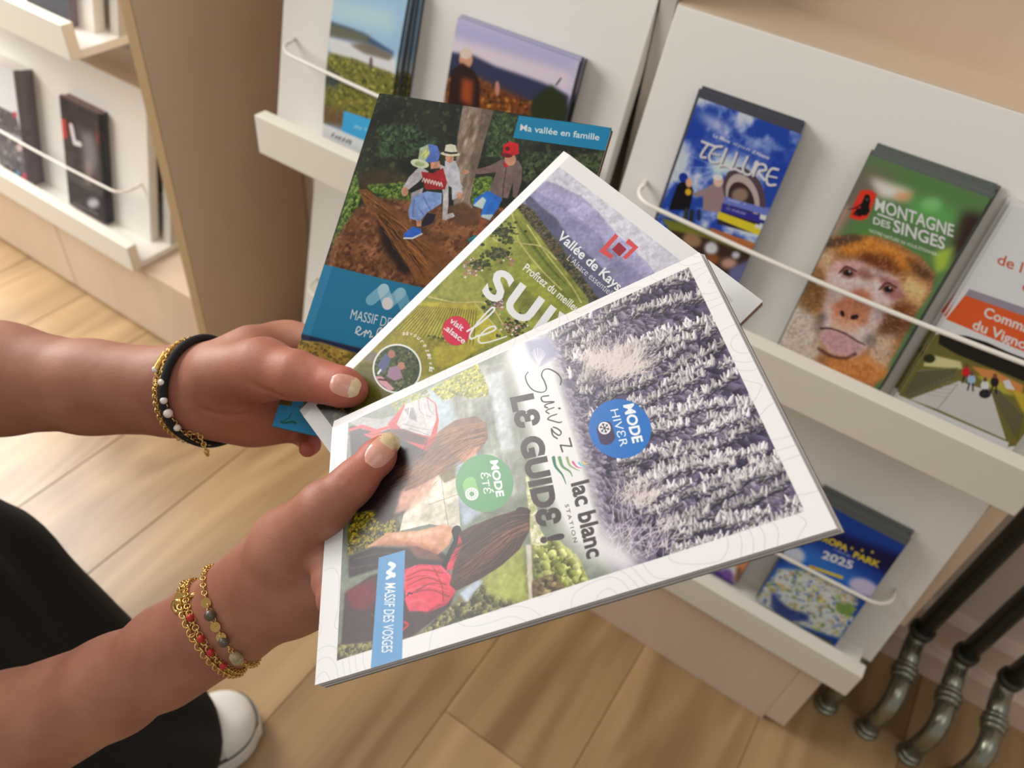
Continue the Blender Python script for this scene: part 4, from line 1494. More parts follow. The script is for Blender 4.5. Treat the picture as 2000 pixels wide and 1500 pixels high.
# arch of the mine
P.ell(800, 800, 150, 220, (92, 76, 84), 1, -18)
P.ell(790, 810, 116, 180, (176, 164, 160), 1, -18)
P.ell(780, 830, 92, 140, (70, 56, 56), 1, -18)
P.ell(770, 790, 60, 50, (150, 128, 112), 0.9, -10, 8)
P.poly([(640, 900), (920, 980), (900, 1080), (600, 1000)], (60, 50, 56), 1)
# the two people
P.poly([(270, 830), (310, 720), (350, 680), (410, 700), (430, 760), (400, 900), (250, 900)], (28, 26, 36), 1, 2)
P.ell(356, 662, 34, 36, (34, 62, 150))
P.ell(398, 700, 24, 34, (206, 160, 134))
P.ell(392, 768, 22, 24, (222, 170, 50))
P.poly([(420, 780), (520, 740), (580, 700), (640, 720), (660, 820), (620, 920), (500, 900), (500, 800), (440, 800)], (150, 128, 130), 1, 2)
P.ell(612, 690, 36, 40, (206, 176, 160))
P.ell(606, 660, 36, 22, (214, 206, 206))
P.line([(380, 900), (370, 980)], 36, (60, 66, 50))
P.line([(420, 910), (410, 990)], 34, (52, 58, 46))
P.line([(470, 910), (470, 960)], 36, (50, 60, 90))
for dx, c_ in ((6, (40, 40, 84)), (0, (226, 222, 230))):
    P.view(1240 + dx * 0.2667, 170 + dx * 0.2667, 0.2667)
    wd = 17
    P.line([(492, 398), (600, 440)], wd, c_)
    P.curve([(540, 416), (500, 470), (484, 510), (520, 516)], wd, c_)
    P.curve([(640, 436), (590, 440), (546, 500), (560, 548), (610, 552)], wd, c_)
    P.line([(570, 488), (620, 500)], wd * .7, c_)
    P.curve([(672, 452), (640, 540), (622, 576), (660, 574), (700, 592)], wd, c_)
    P.curve([(748, 482), (722, 562), (700, 602), (736, 600), (780, 622)], wd, c_)
    P.curve([(826, 512), (792, 596), (808, 636), (850, 632), (888, 548)], wd, c_)
    P.curve([(900, 550), (866, 650), (900, 572), (950, 570), (960, 606), (910, 620), (950, 680)], wd, c_)
    P.curve([(1050, 604), (1000, 600), (966, 660), (978, 714), (1030, 716)], wd, c_)
    P.line([(982, 652), (1040, 664)], wd * .7, c_)
P.view(1240, 170, 0.2667)
# banners
P.poly([(660, 800), (1000, 900), (990, 950), (650, 850)], (110, 124, 190))
P.poly([(640, 850), (980, 960), (965, 1010), (630, 910)], (62, 60, 140))
P.poly([(615, 910), (950, 1030), (930, 1095), (600, 960)], (232, 190, 58))
P.scrawl((680, 830), (810, 866), 16, (210, 214, 236), 5, 2)
P.scrawl((660, 890), (810, 936), 16, (196, 200, 232), 5, 3)
P.poly([(920, 930), (985, 950), (980, 985), (915, 965)], (224, 224, 236))
P.poly([(885, 1000), (950, 1024), (945, 1050), (880, 1028)], (224, 224, 236))
P.poly([(200, 960), (560, 1040), (920, 1160), (900, 1300), (300, 1130)], (130, 132, 56), 0.95, 6)
P.poly([(560, 1030), (900, 1150), (870, 1230), (540, 1090)], (176, 112, 74), 0.95, 4)
P.poly([(240, 1040), (540, 1110), (880, 1240), (780, 1430), (400, 1300)], (74, 56, 48), 1, 8)
P.ell(420, 1120, 70, 50, (168, 136, 104), 0.9, 15, 14)
P.ell(560, 1180, 46, 46, (226, 230, 240), 1, 0, 14)
P.ell(560, 1260, 60, 40, (150, 96, 60), 0.9, 0, 16)
P.ell(690, 1290, 60, 40, (196, 160, 140), 0.9, 0, 16)
P.ell(740, 1230, 30, 26, (214, 218, 232), 0.9, 0, 8)
P.poly([(700, 1330), (860, 1250), (800, 1440), (640, 1480)], (110, 112, 160), 0.9, 14)
P.poly([(560, 1500), (780, 1440), (700, 1700), (400, 1700)], (90, 94, 150), 1, 14)
P.gain, P.drop = 1.15, 4.0
M_TEL = P.material(0.40, 0.08)
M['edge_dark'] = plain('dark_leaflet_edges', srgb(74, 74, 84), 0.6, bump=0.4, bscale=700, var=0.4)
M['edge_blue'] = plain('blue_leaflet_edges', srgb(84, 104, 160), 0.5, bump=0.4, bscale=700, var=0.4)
pile(Z_UP, X_TEL, 0.1, 0.200, 8, 0.017, [M_TEL, M['edge_dark'], M['edge_blue']], 'blue leaflet with two people and a mine arch, at the front of its pile',
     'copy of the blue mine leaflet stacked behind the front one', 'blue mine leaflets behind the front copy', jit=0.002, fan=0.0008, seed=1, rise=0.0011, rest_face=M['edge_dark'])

# ---- monkey leaflet
X_MON = on_panel(1684, 334, Z_UP, 0.018)[0]
F_MON = leaf_frame(Z_UP, X_MON, 0.1, 0.203, 0.018)
P = leaf_page('monkey_cover', F_MON, 100, 203, 6, (96, 128, 84))
P.view(1480, 290, 0.34)
P.poly([(560, 60), (800, 160), (720, 260), (520, 420), (400, 520), (380, 420)], (120, 110, 100), 0.9, 50)
P.poly([(640, 160), (880, 240), (870, 300), (700, 280)], (226, 214, 206), 0.95, 24)
P.poly([(800, 250), (900, 250), (880, 310), (780, 290)], (214, 150, 110), 0.8, 18)
P.poly([(880, 260), (1100, 330), (1180, 420), (1060, 460), (860, 380)], (104, 164, 96), 0.9, 40)
P.ell(1000, 320, 60, 40, (140, 196, 130), 0.7, 0, 18)
P.poly([(1180, 360), (1290, 380), (1200, 560), (1100, 640)], (64, 40, 40), 0.9, 30)
P.poly([(560, 440), (760, 520), (1000, 640), (900, 680), (600, 560)], (90, 140, 70), 0.8, 30)
P.poly([(1010, 600), (1130, 560), (1080, 690), (1020, 720)], (170, 190, 80), 0.9, 18)
P.poly([(460, 300), (540, 340), (420, 560), (380, 520)], (196, 150, 140), 0.7, 26)
# fur mass
head = [(380, 560), (440, 500), (560, 500), (680, 500), (800, 540), (940, 620), (1020, 720), (1000, 820), (900, 960), (820, 1130), (660, 1380), (0, 1380), (80, 1120), (230, 860), (300, 690)]
P.poly(head, (160, 118, 82), 1, 8)
hm = P.mask(head, 4)


def fur_ang(x, y):
    c = P.T([(560, 820)])[0]
    return math.atan2(y - c[1], x - c[0])


P.poly([(430, 520), (640, 510), (820, 580), (960, 700), (800, 700), (660, 640), (480, 600)], (200, 130, 56), 0.95, 20)
P.poly([(600, 590), (760, 620), (840, 720), (700, 720), (560, 660)], (104, 58, 38), 0.9, 24)
P.poly([(840, 620), (1000, 700), (1010, 780), (900, 720)], (90, 66, 50), 0.9, 16)
P.poly([(380, 520), (560, 490), (620, 520), (480, 560), (390, 570)], (80, 66, 56), 0.85, 14)
P.poly([(300, 700), (380, 720), (360, 900), (300, 960), (220, 980)], (128, 96, 62), 0.9, 24)
P.poly([(100, 1100), (220, 900), (330, 960), (360, 1180), (250, 1300), (60, 1360)], (206, 194, 186), 0.95, 30)
P.poly([(660, 900), (860, 940), (800, 1100), (680, 1080)], (104, 74, 56), 0.95, 22)
P.poly([(760, 880), (920, 900), (860, 1060), (790, 1010)], (120, 78, 50), 0.9, 20)
P.poly([(420, 1190), (700, 1180), (760, 1300), (600, 1380), (380, 1260)], (206, 138, 84), 0.95, 26)
P.poly([(640, 1080), (800, 1060), (740, 1260), (640, 1200)], (206, 180, 158), 0.9, 22)
P.poly([(860, 720), (980, 800), (930, 910), (830, 840)], (226, 190, 140), 0.9, 20)
P.poly([(370, 600), (440, 590), (420, 700), (350, 680)], (214, 190, 160), 0.8, 18)
P.dabs(hm, 2600, [(180, 130, 82), (140, 98, 62), (206, 160, 110), (110, 76, 52), (220, 190, 150)], 1.6, 3.2, 2, fur_ang, 5.0, 0.25, 0.4)
# face
face = [(430, 660), (560, 640), (680, 690), (800, 740), (840, 830), (740, 930), (690, 1030), (640, 1130), (560, 1200), (420, 1180), (350, 1080), (370, 960), (400, 820), (390, 720)]
P.poly(face, (206, 186, 184), 0.92, 20)
P.poly([(440, 640), (600, 650), (620, 730), (500, 700), (420, 720)], (200, 156, 150), 0.8, 12)
P.poly([(680, 720), (800, 760), (850, 860), (760, 870)], (150, 96, 96), 0.8, 14)
P.poly([(540, 720), (640, 760), (680, 740), (620, 680)], (120, 72, 62), 0.7, 16)
P.poly([(580, 800), (640, 820), (660, 900), (620, 1020), (500, 1000), (430, 980), (420, 900), (500, 850)], (186, 124, 94), 0.92, 16)
P.poly([(430, 960), (560, 980), (590, 1060), (420, 1040)], (212, 160, 130), 0.8, 14)
P.poly([(320, 1000), (370, 930), (400, 960), (360, 1060), (330, 1080)], (120, 110, 104), 0.7, 14)
P.ell(650, 1100, 40, 40, (110, 100, 96), 0.7, 0, 14)
# nostrils
P.ell(487, 948, 12, 20, (40, 22, 24), 1, -20, 2)
P.ell(556, 968, 24, 15, (40, 22, 24), 1, -15, 2)
P.curve([(515, 950), (512, 980), (505, 1000)], 7, (150, 90, 70), 0.8)
# mouth and chin
P.poly([(360, 1040), (480, 1050), (600, 1120), (560, 1190), (430, 1170), (360, 1100)], (190, 150, 150), 0.9, 10)
P.curve([(362, 1034), (420, 1034), (500, 1062), (580, 1110), (616, 1128)], 16, (70, 36, 38), 0.95, 9)
P.curve([(350, 1150), (420, 1190), (500, 1204), (560, 1180)], 26, (90, 62, 58), 0.7)
# eyes
for (ex, ey) in ((520, 712), (752, 806)):
    P.ell(ex, ey, 46, 30, (150, 104, 92), 0.95, 14, 3)
    P.curve([(ex - 52, ey + 2), (ex - 10, ey - 34), (ex + 46, ey - 8)], 13, (84, 54, 52), 0.95)
    P.ell(ex - 2, ey + 3, 30, 20, (70, 50, 44), 1, 14)
    P.ell(ex - 2, ey + 2, 14, 14, (16, 12, 12), 1)
    P.ell(ex + 8, ey - 6, 5, 5, (230, 226, 222), 1)
    P.curve([(ex - 40, ey + 22), (ex, ey + 34), (ex + 44, ey + 22)], 8, (150, 110, 104), 0.8)
fm = P.mask(face, 10)
P.dabs(fm, 700, [(214, 196, 192), (190, 166, 160), (226, 212, 206), (176, 140, 126)], 1.2, 2.4, 3, fur_ang, 4.5, 0.3, 0.28)
wm = P.mask([(100, 1100), (220, 900), (340, 960), (360, 1180), (250, 1330), (60, 1360)], 10)
P.dabs(wm, 500, [(226, 220, 214), (196, 184, 176), (150, 136, 124)], 1.4, 2.6, 4, lambda x, y: 2.2, 6.0, 0.3, 0.5)
P.tex(hm, 0.14, 12, 3, 66)
P.tex(hm, 0.10, 50, 3, 67)
# emblem: black seated ape on a red leaf shape
P.poly([(590, 240), (650, 236), (684, 262), (660, 330), (630, 400), (590, 414), (528, 398), (540, 350), (560, 300)], (206, 66, 50))
P.poly([(616, 270), (640, 268), (648, 300), (640, 330), (644, 360), (626, 384), (576, 384), (560, 364), (590, 340), (600, 306)], (24, 20, 22))
P.ell(628, 282, 17, 19, (24, 20, 22))
P.ell(628, 292, 9, 8, (90, 80, 80))
P.line([(604, 316), (566, 340), (522, 350)], 13, (24, 20, 22), 1, 5)
P.line([(576, 346), (552, 376), (590, 388)], 10, (24, 20, 22))
wt = (248, 244, 240)
P.text('MONTAGNE', (672, 352), (1122, 508), 72, wt, 0.016, up=(0.12, -1))
P.line([(692, 376), (778, 408)], 10, wt)
P.text('DES', (662, 430), (760, 462), 40, wt, 0.016, up=(0.12, -1))
P.text('SINGES', (776, 474), (1072, 580), 70, wt, 0.02, up=(0.12, -1))
P.text('NOTRE NATURE VA VOUS ÉTONNER !', (640, 478), (1040, 622), 19, (236, 232, 214), 0.006, up=(0.12, -1))
P.gain, P.drop = 1.15, 4.0
M_MON = P.material(0.40, 0.08)
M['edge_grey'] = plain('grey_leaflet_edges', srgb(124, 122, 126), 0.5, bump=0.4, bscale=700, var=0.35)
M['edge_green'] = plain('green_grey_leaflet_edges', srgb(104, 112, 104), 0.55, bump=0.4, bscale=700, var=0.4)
pile(Z_UP, X_MON, 0.1, 0.203, 8, 0.018, [M_MON, M['edge_green'], M['edge_green']], 'leaflet with a monkey face filling its cover, front of its pile in the right tray',
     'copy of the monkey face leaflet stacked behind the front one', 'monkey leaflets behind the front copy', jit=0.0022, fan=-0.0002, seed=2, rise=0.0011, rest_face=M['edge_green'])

# ---- orange and white leaflet at the right edge
X_COM = on_panel(1752, 776, Z_UP, 0.012)[0]
F_COM = leaf_frame(Z_UP, X_COM, 0.105, 0.203, 0.012)
P = leaf_page('footbridge_cover', F_COM, 105, 203, 6, (232, 228, 224))
P.view(1480, 290, 0.34)
og = (206, 96, 52)
P.text('de l’Alsace', (1372, 660), (1800, 822), 62, (186, 92, 58), 0.012, up=(0.30, -1))
P.text('et', (1516, 812), (1580, 836), 56, (186, 92, 58), 0.012, up=(0.30, -1))
P.poly([(1215, 806), (1900, 1040), (1880, 1090), (1190, 842)], (146, 138, 150))
P.poly([(1190, 842), (1900, 1090), (1830, 1290), (1080, 980)], og)
P.text('Commanderie', (1294, 962), (1760, 1140), 58, (246, 232, 220), 0.02, up=(0.32, -1))
P.text('du Vignoble', (1230, 1032), (1640, 1196), 58, (246, 232, 220), 0.02, up=(0.32, -1))
P.poly([(1066, 1000), (1700, 1260), (1690, 1400), (1020, 1080)], (206, 210, 222), 1)
P.view(1560, 480, 0.2933)
P.poly([(880, 600), (960, 580), (1120, 600), (1250, 640), (1380, 700), (1600, 790), (1700, 1300), (1380, 1340), (640, 1010)], (118, 112, 60), 1)
P.poly([(940, 585), (1120, 600), (1260, 645), (1400, 710), (1640, 800), (1640, 960), (1400, 860), (1220, 790), (1050, 720), (930, 650)], (44, 38, 28), 1, 4)
P.poly([(1150, 800), (1300, 830), (1500, 930), (1480, 1000), (1250, 900)], (206, 140, 84), 0.95, 6)
P.poly([(860, 720), (1080, 770), (1090, 820), (830, 800)], (206, 200, 150), 0.95, 6)
P.ell(870, 750, 40, 30, (54, 58, 34), 1, 0, 4)
P.poly([(1180, 860), (1330, 890), (1440, 1000), (1300, 970)], (176, 166, 70), 0.95, 8)
P.poly([(1360, 900), (1400, 890), (1440, 960), (1380, 950)], (226, 222, 220), 1)
P.poly([(1070, 900), (1280, 970), (1380, 1290), (930, 1090), (740, 1020)], (196, 192, 188), 1)
P.poly([(760, 1010), (1040, 880), (1060, 830), (790, 830), (690, 990)], (110, 106, 84), 1, 2)
P.line([(790, 832), (1060, 812)], 7, (140, 136, 130))
for i in range(12):
    P.line([(800 + i * 23, 834 - i * 2), (720 + i * 28, 984 - i * 12)], 6, (70, 70, 58), 0.9)
for i in range(5):
    P.line([(860 + i * 30, 990 - i * 20), (990 + i * 20, 1010 - i * 28)], 5, (150, 148, 148), 0.9)
P.line([(1060, 920), (920, 1090)], 6, (130, 128, 128))
P.poly([(1290, 950), (1340, 960), (1500, 1140), (1420, 1290), (1320, 1060)], (116, 108, 76), 1, 2)
for i in range(12):
    P.line([(1310 + i * 16, 950 + i * 16), (1300 + i * 14, 1010 + i * 26)], 7, (82, 80, 76), 0.9)
P.poly([(1420, 960), (1560, 1000), (1560, 1160), (1490, 1100)], (190, 170, 60), 0.9, 8)
for (x, y, c) in ((1115, 840, (196, 48, 52)), (1150, 890, (160, 180, 200)), (1240, 930, (226, 226, 226)), (1305, 905, (50, 44, 44))):
    P.ell(x, y, 28, 34, c, 1)
    P.ell(x + 2, y - 40, 14, 16, (120, 84, 68), 1)
    P.line([(x - 12, y + 26), (x - 26, y + 70)], 12, (44, 44, 48))
    P.line([(x + 10, y + 26), (x + 10, y + 76)], 12, (44, 44, 48))
P.ell(1240, 985, 40, 30, (40, 40, 44), 0.9)
P.poly([(660, 990), (1400, 1310), (1380, 1370), (640, 1030)], (232, 230, 232), 1)
P.scrawl((960, 1165), (1050, 1210), 14, (130, 170, 196), 6, 4)
P.gain, P.drop = 1.15, 4.0
M_COM = P.material(0.40, 0.08)
pile(Z_UP, X_COM, 0.105, 0.203, 5, 0.012, [M_COM, M['paper'], M['paper']], 'white and orange leaflet with a footbridge photo, cut by the right edge',
     'copy of the orange footbridge leaflet stacked behind the front one', 'orange leaflets behind the front copy', jit=0.003, fan=0.001, seed=3)

# ---- blue and gold leaflet in the lower tray, and its neighbour
X_EUR = on_panel(1472, 1178, Z_LOW, 0.022)[0]
F_EUR = leaf_frame(Z_LOW, X_EUR, 0.105, 0.178, 0.022)
P = leaf_page('park_cover', F_EUR, 105, 178, 6, (34, 74, 150))
P.view(1500, 1000, 1 / 3)
P.poly([(250, 60), (900, 300), (760, 420), (640, 330), (400, 190), (240, 130)], (14, 26, 74), 1, 30)
P.poly([(40, 380), (220, 180), (620, 420), (560, 520), (240, 420)], (64, 124, 196), 0.8, 40)
P.ell(150, 250, 70, 50, (206, 206, 226), 0.9, 20, 14)
P.ell(560, 440, 90, 50, (206, 190, 220), 0.9, 20, 14)
gd = (226, 184, 62)
P.text('EUROPA', (250, 136), (462, 232), 36, gd, 0.04)
P.text('PARK', (496, 262), (650, 326), 36, gd, 0.04)
for x, y in ((492, 212), (552, 224), (612, 234)):
    P.poly([(x + (12 if k % 2 == 0 else 5) * math.sin(k * math.pi / 5), y - (12 if k % 2 == 0 else 5) * math.cos(k * math.pi / 5)) for k in range(10)], gd)
P.scrawl((385, 222), (480, 264), 10, (200, 204, 226), 4, 5)
P.text('2025', (312, 266), (490, 334), 46, (226, 226, 236), 0.03)
P.line([(250, 320), (430, 382)], 26, gd)
P.line([(262, 322), (228, 372)], 24, (206, 160, 50))
P.curve([(240, 380), (330, 400), (420, 440), (440, 500)], 24, gd)
P.poly([(70, 330), (200, 340), (520, 480), (480, 620), (420, 740), (0, 600), (-80, 520)], (206, 206, 196), 0.95, 14)
em = P.mask([(60, 330), (200, 340), (540, 490), (460, 760), (0, 600), (-80, 520)], 10)
P.dabs(em, 380, [(226, 220, 150), (190, 200, 216), (150, 170, 110), (230, 226, 220), (120, 140, 190), (206, 180, 120)], 6, 18, 3, None, 1.4, alpha=0.8, shade=0.3)
P.poly([(400, 520), (520, 560), (480, 620), (400, 580)], (110, 140, 70), 0.9, 10)
P.poly([(20, 470), (120, 560), (240, 600), (240, 640), (90, 640), (20, 560)], (40, 58, 130), 0.8, 12)
P.poly([(0, 590), (380, 760), (360, 800), (-40, 640)], (96, 90, 50), 0.9, 8)
P.gain, P.drop = 1.15, 4.0
M_EUR = P.material(0.40, 0.08)
pile(Z_LOW, X_EUR, 0.105, 0.178, 7, 0.022, [M_EUR, M['edge_green'], M['edge_dark']], 'blue and gold park leaflet marked 2025, front of its pile in the lower right tray',
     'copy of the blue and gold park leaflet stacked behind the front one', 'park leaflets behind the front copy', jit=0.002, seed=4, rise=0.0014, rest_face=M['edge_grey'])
F_NEI = leaf_frame(Z_LOW, X_EUR - 0.135, 0.105, 0.150, 0.018)
P = leaf_page('swirl_cover', F_NEI, 105, 150, 5, (222, 214, 208))
P.view(1160, 960, 0.32)
P.poly([(860, 440), (1000, 400), (960, 480), (880, 500)], (206, 130, 84), 0.9, 14)
P.poly([(660, 500), (760, 480), (860, 560), (800, 620), (700, 580)], (50, 56, 130), 0.95, 12)
P.ell(815, 500, 30, 34, (160, 150, 206), 1, 0, 4)
P.ell(800, 520, 60, 44, (110, 70, 140), 0.7, 20, 12)
P.ell(880, 520, 20, 60, (120, 80, 60), 0.8, 10, 10)
P.gain, P.drop = 1.15, 4.0
M_NEI = P.material(0.40, 0.08)
pile(Z_LOW, X_EUR - 0.135, 0.105, 0.150, 4, 0.018, [M_NEI, M['paper_grey'], M['paper_grey']], 'leaflet with purple and orange swirls peeping out under the white magazine',
     'copy of the swirl leaflet stacked behind the front one', 'swirl leaflets behind the front copy', seed=5)

# ---- middle tray: valley leaflet and hiker brochure
X_VAL = on_panel(632, 260, Z_UP, 0.020)[0]
F_VAL = leaf_frame(Z_UP, X_VAL, 0.1, 0.205, 0.020)
P = leaf_page('valley_cover', F_VAL, 100, 205, 5, (150, 182, 214))
P.view(500, 0, 0.36)
P.poly([(380, 0), (760, 80), (760, 170), (400, 80)], (196, 214, 232), 0.8, 40)
P.poly([(400, 110), (520, 150), (600, 180), (760, 280), (760, 320), (560, 250), (410, 200)], (70, 90, 120), 1, 6)
P.poly([(400, 120), (560, 170), (640, 200), (600, 230), (410, 200)], (110, 110, 84), 0.9, 10)
P.poly([(410, 200), (600, 240), (770, 310), (770, 420), (420, 300)], (222, 222, 230), 1, 12)
P.poly([(520, 240), (620, 230), (760, 300), (740, 330), (600, 290)], (120, 112, 96), 0.95, 8)
P.poly([(410, 280), (560, 320), (770, 400), (760, 700), (360, 660)], (120, 120, 60), 1, 8)
vm = P.mask([(410, 290), (560, 320), (770, 400), (740, 760), (350, 660)], 6)
P.dabs(vm, 900, [(150, 146, 70), (96, 96, 50), (176, 166, 90), (120, 110, 70), (70, 70, 48)], 3, 9, 2, None, 1.4)
P.poly([(400, 370), (480, 400), (460, 480), (390, 460)], (64, 74, 92), 0.8, 14)
P.poly([(360, 560), (500, 600), (480, 700), (350, 660)], (110, 84, 66), 0.8, 16)
P.ell(640, 340, 10, 34, (110, 90, 90), 0.9)
P.poly([(490, 600), (800, 700), (760, 850), (470, 720)], (72, 162, 208))
P.scrawl((540, 690), (640, 720), 18, (190, 222, 240), 5, 6)
P.poly([(350, 660), (760, 830), (740, 900), (340, 740)], (238, 236, 236))
P.scrawl((410, 740), (545, 795), 24, (70, 72, 82), 9, 7)
P.gain, P.drop = 1.15, 4.0
M_VAL = P.material(0.40, 0.08)
pile(Z_UP, X_VAL, 0.1, 0.205, 5, 0.020, [M_VAL, M['edge_blue'], M['edge_dark']], 'narrow leaflet with a misty valley photo, front of its pile in the middle tray',
     'copy of the misty valley leaflet standing behind the front one', 'valley leaflets behind the front copy', jit=0.003, seed=6, bends=[0.005, 0.004, 0.0025, 0.001, 0.0], fan=-0.0012)

X_HIK = on_panel(868, 190, Z_UP, 0.020)[0]
F_HIK = leaf_frame(Z_UP, X_HIK, 0.148, 0.195, 0.020)
P = leaf_page('hiker_cover', F_HIK, 148, 195, 5, (190, 184, 208))
P.view(500, 0, 0.36)
P.poly([(1040, 120), (1720, 340), (1720, 420), (1040, 200)], (158, 160, 200), 0.9, 40)
P.poly([(1040, 200), (1720, 400), (1700, 480), (1040, 280)], (226, 206, 206), 0.8, 30)
P.poly([(1040, 280), (1180, 300), (1300, 360), (1420, 400), (1560, 450), (1700, 520), (1680, 700), (1030, 600)], (64, 66, 92), 1, 8)
P.poly([(1030, 420), (1200, 420), (1340, 480), (1500, 560), (1500, 700), (1020, 660)], (120, 76, 44), 1, 14)
hm2 = P.mask([(1030, 420), (1200, 420), (1340, 480), (1560, 560), (1680, 600), (1660, 900), (1000, 900)], 10)
P.dabs(hm2, 700, [(150, 96, 50), (96, 66, 40), (190, 130, 70), (70, 54, 40)], 4, 10, 2, None, 1.6)
P.poly([(1500, 540), (1600, 460), (1680, 520), (1700, 700), (1480, 720)], (56, 64, 44), 1, 10)
P.line([(1630, 460), (1655, 425)], 8, (60, 60, 60))
P.ell(1140, 320, 36, 50, (196, 150, 124))
P.ell(1140, 290, 32, 30, (206, 190, 176))
P.poly([(1060, 380), (1120, 340), (1180, 380), (1215, 440), (1215, 600), (1040, 580)], (58, 40, 36), 1, 4)
P.poly([(1120, 420), (1180, 440), (1170, 580), (1110, 540)], (176, 90, 50), 0.8, 14)
P.ell(1310, 480, 12, 40, (190, 140, 130), 0.9)
P.gain, P.drop = 1.15, 4.0
M_HIK = P.material(0.40, 0.08)
M['edge_lilac'] = plain('lilac_leaflet_edges', srgb(150, 150, 178), 0.55, bump=0.3, bscale=600, var=0.3)
pile(Z_UP, X_HIK, 0.148, 0.195, 5, 0.020, [M_HIK, M['edge_lilac'], M['edge_dark']], 'wide brochure with a hiker at dusk, front of its pile in the middle tray',
     'copy of the wide hiker brochure stacked behind the front one', 'hiker brochures behind the front copy', jit=0.003, seed=7)

# ---- left cabinet: dark leaflets and the thick white pile
X_DRK = on_panel(120, 232, Z_LOW, 0.020)[0]
F_DRK = leaf_frame(Z_LOW, X_DRK, 0.1, 0.20, 0.020)
P = leaf_page('dark_cover', F_DRK, 100, 200, 5, (62, 56, 58))
P.view(0, 0, 0.32)
P.tex(np.ones((P.H, P.W), np.float32), 0.3, 80, 4, 3)
P.poly([(360, 720), (400, 730), (410, 840), (380, 850)], (196, 70, 66))
P.poly([(420, 750), (440, 750), (450, 830), (430, 830)], (180, 62, 60))
P.line([(436, 770), (456, 870)], 26, (226, 222, 218))
P.line([(456, 870), (490, 880)], 24, (226, 222, 218))
P.line([(470, 770), (480, 850)], 18, (80, 60, 62))
P.poly([(490, 790), (570, 810), (600, 980), (580, 1060), (520, 1000)], (140, 134, 140), 0.8, 20)
P.poly([(580, 800), (640, 800), (640, 880), (590, 880)], (128, 70, 54), 0.9, 8)
P.poly([(520, 980), (560, 1000), (560, 1130), (520, 1120)], (176, 150, 146), 0.7, 16)
P.ell(570, 1240, 36, 30, (206, 204, 206), 0.9, 0, 10)
P.line([(450, 1240), (600, 1310)], 10, (130, 126, 128), 0.7)
P.poly([(440, 1250), (640, 1360), (640, 1380), (440, 1280)], (120, 52, 50), 0.9)
M_DRK = P.material(0.3, 0.3)
M['edge_brown'] = plain('brown_leaflet_edges', srgb(140, 112, 106), 0.6, bump=0.3, bscale=600, var=0.3)
M['edge_mauve'] = plain('mauve_leaflet_edges', srgb(134, 124, 132), 0.6, bump=0.3, bscale=600, var=0.25)
pile(Z_LOW, X_DRK, 0.1, 0.20, 6, 0.020, [M_DRK, M['edge_brown'], M['edge_dark']], 'dark leaflet with a red strip, front of its pile in the left cabinet',
     'copy of the dark leaflet stacked behind the front one', 'dark leaflets behind the front copy', jit=0.0012, seed=8)
X_WHT = on_panel(44, 285, Z_LOW, 0.034)[0] - 0.1
F_WHT = leaf_frame(Z_LOW, X_WHT, 0.1, 0.21, 0.034)
P = leaf_page('white_cover', F_WHT, 100, 210, 5, (228, 226, 228))
P.view(0, 0, 0.32)
P.poly([(-60, 620), (100, 700), (140, 850), (-40, 770)], (92, 86, 90))
P.poly([(-40, 770), (140, 860), (180, 1110), (60, 1060), (0, 1000)], (96, 90, 94))
wm = P.mask([(-60, 620), (100, 700), (180, 1110), (0, 1020)])
P.dabs(wm, 90, [(150, 140, 146), (60, 56, 60), (190, 180, 184)], 4, 12, 2, None, 2.0)
P.ell(90, 700, 16, 20, (176, 70, 84), 0.9)
P.ell(120, 900, 18, 24, (214, 190, 190), 0.9)
P.ell(160, 1080, 26, 26, (216, 90, 110), 0.95)
P.ell(105, 1060, 14, 14, (80, 160, 196), 0.95)
M_WHT = P.material(0.35, 0.2)
pile(Z_LOW, X_WHT, 0.1, 0.21, 6, 0.034, [M_WHT, M['paper'], M['edge_mauve']], 'white leaflet with grey panels, front of a thick pile at the left edge',
     'copy of the white leaflet stacked behind the front one', 'white leaflets behind the front copy', jit=0.0008, seed=9)
X_TOP = on_panel(52, 0, Z_UP, 0.014)[0]
pile(Z_UP, X_TOP, 0.1, 0.15, 3, 0.014, [M['edge_dark'], M['edge_dark'], M['edge_mauve']], 'dark leaflet in the top left tray, almost cut by the frame',
     'copy of the dark leaflet behind the one in the top left tray', 'leaflets in the top left tray', seed=10)
